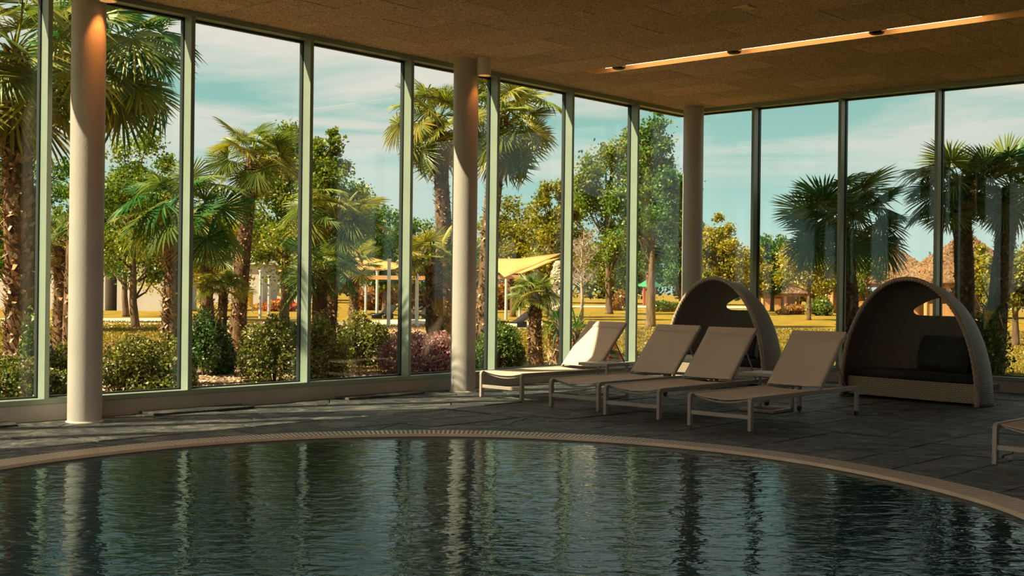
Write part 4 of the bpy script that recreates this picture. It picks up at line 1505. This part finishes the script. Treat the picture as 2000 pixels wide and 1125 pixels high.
# ---- park trees: (label, px, depth, top py, half width px, crown bottom py, n, leaf, material, trunk r, kw)
TREES = [
 ('dark leafy tree behind the thick shaggy palm', 30, 33, 255, 120, 560, 9000, 0.15, 'leaf_green', 0.14, {}),
 ('small tree behind the nearest column', 165, 40, 300, 80, 560, 5000, 0.15, 'leaf_mixed', 0.12, {}),
 ('leafy tree with a thin trunk right of the nearest column', 264, 36, 238, 105, 570, 10000, 0.14, 'leaf_mixed', 0.13, dict(cone=0.35)),
 ('shorter tree beside it with a thin trunk', 246, 47, 330, 90, 560, 6000, 0.16, 'leaf_green', 0.13, {}),
 ('golden tree behind the leaning palm', 345, 44, 380, 90, 580, 6000, 0.16, 'leaf_gold', 0.12, {}),
 ('golden green tree behind the young palm', 430, 42, 385, 95, 590, 8000, 0.16, 'leaf_gold', 0.13, {}),
 ('tall tree behind the slim palm', 555, 38, 228, 95, 565, 11000, 0.145, 'leaf_mixed', 0.16, dict(cone=0.35)),
 ('tall feathery tree behind the bushy palm', 632, 37, 222, 85, 560, 8000, 0.145, 'leaf_mixed', 0.14, dict(cone=0.55)),
 ('spreading branch tree right of the bushy palm', 690, 53, 340, 75, 545, 5000, 0.16, 'leaf_green', 0.13, {}),
 ('dark green tree over the left shade sail', 752, 60, 410, 70, 560, 7000, 0.20, 'leaf_green', 0.16, {}),
 ('grey green tree left of the tall palm', 812, 62, 425, 55, 570, 4200, 0.20, 'leaf_green', 0.14, {}),
 ('golden tree right of the middle column', 1002, 54, 395, 78, 545, 8000, 0.17, 'leaf_gold', 0.14, {}),
 ('golden tree over the right shade sail', 1078, 50, 340, 62, 560, 7000, 0.17, 'leaf_gold', 0.13, dict(cone=0.3)),
 ('big green tree left of the last mullion', 1190, 62, 235, 92, 575, 14000, 0.21, 'leaf_mixed', 0.20, dict(cone=0.35)),
 ('tall dark green tree left of the corner column', 1272, 42, 215, 80, 570, 15000, 0.155, 'leaf_green', 0.17, dict(cone=0.35)),
 ('dark tree filling the gap beside the corner column', 1330, 75, 380, 45, 575, 5000, 0.22, 'leaf_green', 0.16, {}),
 ('golden tree right of the corner column', 1408, 68, 420, 56, 590, 8000, 0.20, 'leaf_gold', 0.13, dict(cone=0.25)),
 ('low golden tree left of the first right hand mullion', 1462, 74, 480, 45, 585, 4500, 0.20, 'leaf_gold', 0.12, {}),
 ('green tree right of the first right hand mullion', 1508, 76, 448, 42, 575, 5000, 0.22, 'leaf_green', 0.14, {}),
 ('young golden tree with a thin trunk on the lawn', 1580, 54, 468, 66, 572, 6500, 0.16, 'leaf_gold', 0.10, {}),
 ('second young golden tree behind the dark round palm', 1614, 65, 480, 50, 580, 4500, 0.18, 'leaf_gold', 0.10, {}),
 ('green tree beside the thatched pavilion', 1692, 56, 452, 42, 580, 4000, 0.17, 'leaf_mixed', 0.11, {}),
 ('dark tree behind the thatched pavilions', 1860, 90, 478, 48, 590, 3500, 0.26, 'leaf_green', 0.16, {}),
 ('golden bushy tree at the right edge', 1985, 30, 470, 70, 625, 6500, 0.11, 'leaf_gold', 0.09, {}),
 ('slim golden tree between the two dark palms', 1918, 34, 470, 24, 600, 2500, 0.12, 'leaf_gold', 0.07, {}),
]
for i, (lab, px, dep, tp, hw, bp, n_, lf, mt, tr, kw) in enumerate(TREES):
    make_tree('park_tree', lab, spot(px, dep), top_h(px, tp, dep), hw*dep/F_PX, max(0.8, top_h(px, bp, dep)), int(n_*1.6), lf*0.78, M[mt], tr, seed=200+i, **kw)
# woods closing the view behind everything
for i, (px, tp, hw, lab) in enumerate(((60, 430, 150, 'far wood behind the pale building on the left'), (330, 440, 140, 'far wood behind the leaning palm'),
                                       (500, 450, 120, 'far wood behind the cream house'), (690, 470, 120, 'far wood behind the left shade sail'),
                                       (900, 470, 130, 'far wood behind the middle column'), (1090, 480, 120, 'far wood behind the right shade sail'),
                                       (1230, 480, 110, 'far wood behind the big green tree'), (1390, 520, 90, 'far wood right of the corner column'),
                                       (1560, 535, 110, 'far wood behind the small far pavilion'), (1990, 520, 80, 'far wood at the right edge'))):
    dep = 105
    make_tree('far_wood', lab, spot(px, dep), top_h(px, tp, dep), hw*dep/F_PX, 0.6, 5200, 0.42, M[('leaf_green', 'leaf_mixed', 'leaf_gold')[i % 3]], 0.2, seed=300+i, group='far woods', clusters=60)
# leafless tree in front of the big green one
def bare_tree(label, px, dep, top_py, half_px, seed, mat, twig):
    rng = random.Random(seed)
    x, y_ = spot(px, dep)
    root = tag(empty('bare_tree', (x, y_, GZ)), label, 'tree', 'park trees beyond the lawn')
    h = top_h(px, top_py, dep)
    hw = half_px*dep/F_PX
    MB().tube([(0, 0, -.05), (0.03, 0, h*.25), (-0.02, 0.03, h*.5), (0.02, 0, h*.8)], [0.075, 0.06, 0.045, 0.015], 9).build('trunk', M['bark_pale'], root, smooth=True)
    br, tw = MB(), MB()
    for i in range(34):
        a = rng.uniform(0, 2*PI)
        z0 = h*rng.uniform(0.32, 0.78)
        ln = hw*rng.uniform(0.55, 1.05)*(1.15-0.6*z0/h)
        e = Vector((math.cos(a)*ln, math.sin(a)*ln, min(h, z0+ln*rng.uniform(0.5, 1.1))))
        s = Vector((0, 0, z0))
        md = s.lerp(e, 0.5)+Vector((0, 0, -0.06*ln))
        br.tube([s, md, e], [0.018, 0.012, 0.005], 5, caps=False)
        for k in range(18):
            t = rng.uniform(0.3, 1)
            p0 = s.lerp(e, t)
            d = Vector((rng.gauss(0, 1), rng.gauss(0, 1), rng.gauss(0.6, 0.8))).normalized()*hw*rng.uniform(0.15, 0.4)
            tw.tube([p0, p0+d*0.5+Vector((0, 0, 0.02)), p0+d], [0.007, 0.005, 0.003], 3, caps=False)
    br.build('branches', M['bark_pale'], root, smooth=True)
    tag(tw.build('twigs', mat, root), kind='stuff')
bare_tree('leafless brown tree in front of the big green tree', 1136, 44, 425, 52, 5, M['bark_pale'], 0.01)
bare_tree('leafless grey tree right of the left shade sail', 800, 50, 455, 40, 6, M['bark'], 0.01)

# ---- yuccas
def sword_mesh(seed, ln, w, bend):
    mb = MB()
    K = 5
    for i in range(K+1):
        t = i/K
        ww = w*(1-t)**0.6*(0.6+1.2*t if t < 0.35 else 1)
        c = Vector((ln*t*math.cos(bend*t), 0, -ln*t*math.sin(bend*t)*0.6))
        mb.v += [(c.x, -ww, c.z+ww*.3), (c.x, 0, c.z-ww*.25), (c.x, ww, c.z+ww*.3)]
    for i in range(K):
        mb.f += [(3*i, 3*i+3, 3*i+4, 3*i+1), (3*i+1, 3*i+4, 3*i+5, 3*i+2)]
    me = mb.mesh('leaf', M['frond_dark'])
    a = me.attributes.new('var', 'FLOAT', 'FACE')
    a.data.foreach_set('value', [0.3+0.1*seed]*len(me.polygons))
    return me
SW = [sword_mesh(i, 0.52+0.05*i, 0.022, 0.15+0.3*i) for i in range(4)]
def yucca(label, px, dep, head_py, n_, sc, seed, spike_py=None, shaggy=True):
    rng = random.Random(seed)
    x, y_ = spot(px, dep)
    h = top_h(px, head_py, dep)
    root = tag(empty('yucca', (x, y_, GZ)), label, 'yucca', 'yuccas in the planting bed')
    MB().tube([(0, 0, -.05), (0.02, 0, h*.5), (0, 0, h)], [0.085, 0.075, 0.06], 10).build('trunk', M['palm_bark'], root, smooth=True)
    for i in range(n_):
        u = i/n_
        e = math.radians(82-100*u**0.9+rng.uniform(-6, 6))
        link('leaf', SW[rng.randrange(4)], root, (0, 0, h-0.16*u*sc), (rng.uniform(-.3, .3), -e, i*2.39996), sc*rng.uniform(0.8, 1.15))
    if shaggy:
        nr = np.random.default_rng(seed)
        k = 260
        P = np.c_[nr.normal(size=k)*0.065, nr.normal(size=k)*0.065, nr.uniform(0.05, h*0.92, size=k)]
        link('dead_leaves', np_mesh('dead_leaves', leaves(P, 0.0, 0.20, nr, 0.14, 0.4, 3.0), 4, M['leaf_base'], nr.uniform(0.3, 0.95, size=k)), root)['kind'] = 'stuff'
    if spike_py:
        hs = top_h(px, spike_py, dep)
        MB().tube([(0, 0, h), (0.0, 0, hs)], [0.018, 0.008], 6).build('flower_stalk', M['bark_pale'], root)
        nr = np.random.default_rng(seed+1)
        k = 420
        t = nr.uniform(0.0, 1, size=k)
        rr_ = 0.13*np.sqrt(np.sin(PI*np.clip(0.08+0.9*t, 0, 1)))
        a = nr.uniform(0, 2*PI, size=k)
        P = np.c_[np.cos(a)*rr_, np.sin(a)*rr_, h+0.15+(hs-h-0.15)*t]
        link('flower_bells', np_mesh('flower_bells', leaves(P, 0.0, 0.075, nr, 0.8, 0.2, 1.5), 4, M['flower_white'], nr.uniform(0, 0.95, size=k)), root)['kind'] = 'stuff'
yucca('yucca with a spike of cream flowers beside the small palm', 1090, 19.8, 625, 48, 0.95, 31, 512)
yucca('low yucca half hidden by the first lounger', 1126, 21.5, 640, 34, 0.95, 32)
yucca('dark spiky yucca at the foot of the right hand palms', 1936, 16.9, 610, 40, 0.8, 33)

# ---- mulch chips and grass blades
rng = np.random.default_rng(77)
k = 26000
P = np.c_[rng.uniform(3.5, XR+0.8, size=k), YL+0.24+4.5*rng.uniform(size=k)**1.3, GZ+0.014+0.012*rng.uniform(size=k)]
tag(link('bark_mulch', np_mesh('bark_mulch', leaves(P, 3.0, 0.05, rng, 0.55, 0.6), 4, M['chip'], rng.uniform(0, 0.95, size=k))), 'brown bark mulch scattered over the planting bed', 'mulch', kind='stuff')
k = 120000
dep = 15.5+26*rng.uniform(size=k)**1.5
lat = (rng.uniform(-1010, 1010, size=k)/F_PX)*dep
gx, gy = fw.x*dep+rt0.x*lat, fw.y*dep+rt0.y*lat
ok = ((gy > YL+5.2) | (gx > XR+0.9) | ((gy > YL+2.6) & (gx > 12.2))) & ((gy > YL+0.25) | (gx > XR+0.25))
gx, gy, dep = gx[ok], gy[ok], dep[ok]
k = len(gx)
a = rng.uniform(0, 2*PI, size=k)
hgt = rng.uniform(0.025, 0.06, size=k)
w_ = 0.0009*dep
B = np.c_[gx, gy, np.full(k, GZ)]
sdv = np.c_[np.cos(a), np.sin(a), np.zeros(k)]*w_[:, None]
tip = B+np.c_[rng.normal(size=k)*0.02, rng.normal(size=k)*0.02, hgt]
tag(link('grass', np_mesh('grass', np.stack([B-sdv, B+sdv, tip], axis=1), 3, M['grass'], np.clip(rng.normal(size=k)*0.2+0.45, 0, 0.95))), 'short golden grass blades of the lawn', 'grass', kind='stuff')

# ---- shade sails, posts, beam
for i, (px, tp, bp, lab) in enumerate(((456.6, 505, 632, 'tall thin grey post left of the slim palm'), (508, 527, 622, 'grey post right of the slim palm'), (525, 537, 620, 'pale grey post left of the third mullion'),
                                       (714, 530, 612, 'leftmost grey post under the left shade sail'), (736, 527, 622, 'second grey post under the left shade sail'), (758.7, 505, 637, 'near grey post of the left shade sail'),
                                       (813.6, 523, 637, 'grey post right of the fourth mullion'), (988, 530, 624, 'near grey post of the right shade sail'), (1015, 530, 619, 'far grey post of the right shade sail'))):
    b = at(px, bp)
    dep = depth_of(b)
    r_ = empty('sail_post', (b.x, b.y, GZ))
    tag(r_, lab, 'post', 'grey posts of the shade sails')
    hh = top_h(px, tp, dep)
    MB().lathe([(0.062, -0.02), (0.06, 0.0), (0.056, hh), (0.0, hh)], 14).build('pole', M['post_grey'], r_, smooth=False)
    MB().lathe([(0.075, hh-0.07), (0.075, hh-0.01), (0.0, hh)], 12).build('cap', M['post_grey'], r_)
def sail(label, pts):
    P = [at_depth(*q) for q in pts]
    c = (P[0]+P[1]+P[2])/3
    mb = MB()
    K = 8
    idx = {}
    for i in range(K+1):
        for j in range(K+1-i):
            a_, b_ = i/K, j/K
            c_ = 1-a_-b_
            q = P[0]*a_+P[1]*b_+P[2]*c_
            pull = 0.55*(27*a_*b_*c_)*0.0+0.12*(1-max(a_, b_, c_))
            q = q.lerp(c, 0.14*(1-abs(2*max(a_, b_, c_)-1)) if min(a_, b_, c_) == 0 else 0.0)
            idx[i, j] = len(mb.v)
            mb.v.append((q.x, q.y, q.z-pull))
    for i in range(K):
        for j in range(K-i):
            mb.f.append((idx[i, j], idx[i+1, j], idx[i, j+1]))
            if i+j < K-1:
                mb.f.append((idx[i+1, j], idx[i+1, j+1], idx[i, j+1]))
    o = mb.build('shade_sail', M['sail'], smooth=True)
    so = o.modifiers.new('thick', 'SOLIDIFY')
    so.thickness = 0.02
    tag(o, label, 'shade sail', 'orange shade sails')
sail('orange shade sail behind the bushy palm', [(664, 480, 46), (815, 524, 39.7), (668, 532, 40)])
sail('orange shade sail right of the middle column', [(1098, 494, 41), (940, 505, 47), (985, 541, 39)])
sail('lower orange shade sail right of the middle column', [(1094, 503, 45), (930, 528, 48), (1018, 534, 46)])
b0, b1 = at_depth(660, 541, 48), at_depth(830, 543, 48)
tag(MB().bar(b0, b1, 0.12, 0.16).build('pergola_beam', M['timber']), 'brown timber beam running behind the left shade sail', 'beam', 'timber beams')
b0, b1 = at_depth(935, 541, 46), at_depth(1016, 541, 46)
tag(MB().bar(b0, b1, 0.10, 0.14).build('pergola_beam', M['timber']), 'brown timber beam under the right shade sail', 'beam', 'timber beams')

# black wave shaped loungers on the terrace
def wave_lounger(label, px, py, rz):
    b = at(px, py)
    r_ = tag(empty('wave_lounger', (b.x, b.y, GZ), rz), label, 'garden lounger', 'black garden loungers')
    prof = [(-0.95, 0.30), (-0.6, 0.42), (-0.25, 0.34), (0.1, 0.30), (0.4, 0.46), (0.75, 0.78), (0.95, 0.95)]
    mb = MB()
    mb.grid(lambda u, v: (np.interp(u, np.linspace(0, 1, 7), [p[0] for p in prof]), (v-0.5)*0.62, np.interp(u, np.linspace(0, 1, 7), [p[1] for p in prof])), 24, 2)
    o = mb.build('bed', M['black'], r_, smooth=True)
    o.modifiers.new('thick', 'SOLIDIFY').thickness = 0.06
    r_.scale = (0.8, 0.8, 0.55)
    for x in (-0.6, 0.5):
        MB().box(x-0.04, x+0.04, -0.28, 0.28, 0.0, 0.36).build('foot', M['black'], r_)
wave_lounger('black garden lounger left of the near sail post', 748, 622, 0.3)
wave_lounger('black garden lounger between two sail posts', 786, 624, -0.6)
wave_lounger('black garden lounger beside the tall palm', 822, 623, 0.2)
wave_lounger('black garden lounger beside the near post of the right sail', 1000, 640, -0.2)
wave_lounger('black garden lounger behind the trim green shrub', 940, 634, 0.5)

# ---- buildings of the park
def house(label, px0, px1, dep, wall_h, mat, roof_h, roof_mat, windows=(), depth_m=5.0, over=0.25, dep1=None):
    a, b = at_depth(px0, 600, dep), at_depth(px1, 600, dep1 or dep)
    a.z = b.z = GZ
    d = (b-a)
    w = d.length
    r_ = empty('house', a)
    r_.rotation_euler = (0, 0, math.atan2(d.y, d.x))
    tag(r_, label, 'building', 'park buildings')
    MB().box(0, w, 0, depth_m, -0.05, wall_h).build('walls', mat, r_)
    rf = MB()
    if roof_h > 0.05:
        rf.v += [(-over, -over, wall_h), (w+over, -over, wall_h), (w+over, depth_m+over, wall_h), (-over, depth_m+over, wall_h),
                 (min(depth_m/2, w/2), depth_m/2, wall_h+roof_h), (max(w-depth_m/2, w/2+0.01), depth_m/2, wall_h+roof_h)]
        rf.f += [(0, 1, 5, 4), (1, 2, 5), (2, 3, 4, 5), (3, 0, 4), (0, 3, 2, 1)]
    else:
        rf.box(-over, w+over, -over, depth_m+over, wall_h, wall_h+0.14)
    rf.build('roof', roof_mat, r_)
    for (x0, x1, z0, z1) in windows:
        fr = MB()
        fr.box(x0-0.06, x0, -0.06, 0.02, z0-0.06, z1+0.06)
        fr.box(x1, x1+0.06, -0.06, 0.02, z0-0.06, z1+0.06)
        fr.box(x0, x1, -0.06, 0.02, z1, z1+0.06)
        fr.box(x0, x1, -0.06, 0.02, z0-0.06, z0)
        f_ = fr.build('window', M['render_pale'], r_)
        MB().box(x0, x1, -0.02, 0.03, z0, z1).build('pane', M['pane_dark'], f_)
    return r_
house('long pale flat roofed building at the far left', -120, 205, 57, 2.9, M['render_pale'], 0.0, M['render_pale'], ((1.0, 1.8, 0.9, 1.9),))
house('pale building continuing right of the nearest column', 228, 330, 57, 2.9, M['render_pale'], 0.0, M['render_pale'])
house('pale grey gabled house behind the slim palm', 395, 512, 80, 2.6, M['render_pale'], 1.6, M['render_pale'], ((0.8, 1.5, 0.9, 1.9),))
house('cream house with small windows left of the third mullion', 512, 622, 88, 2.1, M['render_cream'], 0.5, M['tile_red'], ((0.5, 1.0, 0.7, 1.3), (1.75, 2.4, 0.7, 1.3), (3.2, 3.7, 0.7, 1.3)))
# yellow bin and sign posts on the terrace
def bin_(label, px, py):
    b = at(px, py)
    r_ = tag(empty('litter_bin', (b.x, b.y, GZ)), label, 'bin')
    MB().lathe([(0.0, 0.35), (0.17, 0.35), (0.19, 0.95), (0.17, 0.95), (0.0, 0.9)], 16).build('bucket', M['plastic_yellow'], r_)
    MB().tube([(0.22, 0, 0), (0.22, 0, 1.0)], 0.025, 8).build('stand', M['post_grey'], r_)
bin_('yellow litter bin on a stand behind the slim palm', 485, 612)
b = at(556, 606)
r_ = tag(empty('notice_board', (b.x, b.y, GZ)), 'small plain board on a post in front of the cream house', 'sign')
MB().tube([(0, 0, 0), (0, 0, 1.4)], 0.04, 8).build('stand', M['post_grey'], r_)
bevel(MB().box(-0.25, 0.25, -0.05, -0.02, 0.9, 1.6).build('board', M['bark_pale'], r_), 0.01)

def thatched(label, px0, px1, eave_py, ridge_py, rpx0, rpx1, dep, dm, seed, posts=4):
    a, b = at_depth(px0, eave_py, dep), at_depth(px1, eave_py, dep)
    ez = a.z-GZ
    d = b-a
    w = math.hypot(d.x, d.y)
    r_ = empty('thatched_pavilion', (a.x, a.y, GZ))
    r_.rotation_euler = (0, 0, math.atan2(d.y, d.x))
    tag(r_, label, 'pavilion', 'thatched pavilions')
    m_px = dep/F_PX
    ra, rb = (rpx0-px0)*m_px, (rpx1-px0)*m_px
    rz = at_depth(rpx0, ridge_py, dep).z-GZ
    # thick thatch with slightly hollow slopes, in courses
    mb = MB()
    ring = []
    K = 10
    for i in range(K+1):
        t = i/K
        s = t**0.92
        z = ez+(rz-ez)*t
        x0, x1 = ra*s, w+(rb-w)*s
        y0, y1 = (dm/2)*s*0.98, dm-(dm/2)*s*0.98
        bump_ = 0.05*(i % 2)
        ring.append([(x0-bump_, y0-bump_, z), (x1+bump_, y0-bump_, z), (x1+bump_, y1+bump_, z), (x0-bump_, y1+bump_, z)])
    low = [(0.15, 0.15, ez-0.18), (w-0.15, 0.15, ez-0.18), (w-0.15, dm-0.15, ez-0.18), (0.15, dm-0.15, ez-0.18)]
    for rg in [low]+ring: mb.v += rg
    for i in range(K+1):
        for k_ in range(4):
            k2 = (k_+1) % 4
            mb.f.append((4*i+k_, 4*i+k2, 4*(i+1)+k2, 4*(i+1)+k_))
    mb.f.append((0, 3, 2, 1))
    mb.f.append(tuple(4*(K+1)+q for q in range(4)))
    mb.build('thatch_roof', M['thatch'], r_)
    # straw ends giving the slopes their shaggy face
    nr = np.random.default_rng(seed)
    k_ = 5200
    t = nr.uniform(0, 0.98, size=k_)
    side = nr.integers(0, 3, size=k_)
    q = nr.uniform(size=k_)
    s = t**0.92
    x0, x1 = ra*s, w+(rb-w)*s
    y0, y1 = dm/2*s*0.98, dm-dm/2*s*0.98
    X = np.where(side == 0, x0+(x1-x0)*q, np.where(side == 1, x0, x1))
    Y = np.where(side == 0, y0, y0+(y1-y0)*q)
    P = np.c_[X, Y-0.02, ez+(rz-ez)*t]
    link('straw', np_mesh('straw', leaves(P, 0.2, 0.17, nr, 0.3, 0.5, 3.0), 4, M['leaf_base'], nr.uniform(0.25, 0.72, size=k_)), r_)['kind'] = 'stuff'
    rg = MB()
    rg.bar((ra-0.1, dm/2, rz+0.02), (rb+0.1, dm/2, rz+0.02), 0.5, 0.22)
    rg.build('ridge', M['thatch'], r_)
    for xx in (ra, rb):
        MB().box(xx-0.07, xx+0.07, dm/2-0.2, dm/2+0.2, rz, rz+0.36).build('ridge_horn', M['thatch'], r_)
    for i in range(posts):
        for yy in (0.35, dm-0.35):
            xx = 0.35+(w-0.7)*i/(posts-1)
            MB().tube([(xx, yy, 0), (xx, yy, ez+0.1)], 0.11, 8).build('post', M['timber'], r_)
    MB().bar((0.3, 0.35, ez-0.12), (w-0.3, 0.35, ez-0.12), 0.16, 0.2).build('eaves_beam', M['timber'], r_)
    MB().box(0.35, w*0.42, 0.3, 0.42, 0.0, 0.72).build('balustrade', M['timber'], r_)
    MB().box(0.6, w-0.6, dm-0.5, dm-0.4, 0.0, 1.3).build('back_screen', M['timber'], r_)
    return r_
thatched('thatched pavilion with a flat ridge behind the nearer daybed', 1662, 1868, 553, 480, 1704, 1778, 70, 5.2, 1)
thatched('thatched pavilion with a pointed roof behind the two dark palms', 1800, 2050, 552, 452, 1921, 1930, 60, 5.6, 2)
thatched('small far thatched pavilion left of the dark round palm', 1482, 1590, 572, 552, 1520, 1552, 84, 3.5, 3, 3)
thatched('tiny thatched kiosk beside the dark round palm', 1618, 1640, 556, 540, 1628, 1631, 74, 0.9, 4, 2)

# play tower far away
b = at(1268, 601)
r_ = tag(empty('play_tower', (b.x, b.y, GZ)), 'yellow and red play tower with a green roof far across the lawn', 'play tower')
r_.scale = (0.75, 0.75, 0.75)
MB().box(-0.7, 0.7, -0.05, 0.05, 0.35, 1.55).build('yellow_panel', M['plastic_yellow'], r_)
MB().box(-0.95, -0.7, -0.06, 0.06, 0.2, 1.9).build('red_post', M['plastic_red'], r_)
MB().box(0.7, 0.9, -0.06, 0.06, 0.0, 1.9).build('red_post', M['plastic_red'], r_)
mb = MB()
mb.v += [(-1.1, -0.8, 1.9), (1.1, -0.8, 1.9), (1.1, 0.8, 1.9), (-1.1, 0.8, 1.9), (0, 0, 2.7)]
mb.f += [(0, 1, 4), (1, 2, 4), (2, 3, 4), (3, 0, 4), (0, 3, 2, 1)]
mb.build('roof', M['plastic_green'], r_)
MB().tube([(0.0, -0.07, 0.95), (0.0, -0.02, 0.95)], 0.33, 18).build('porthole', M['post_grey'], r_)
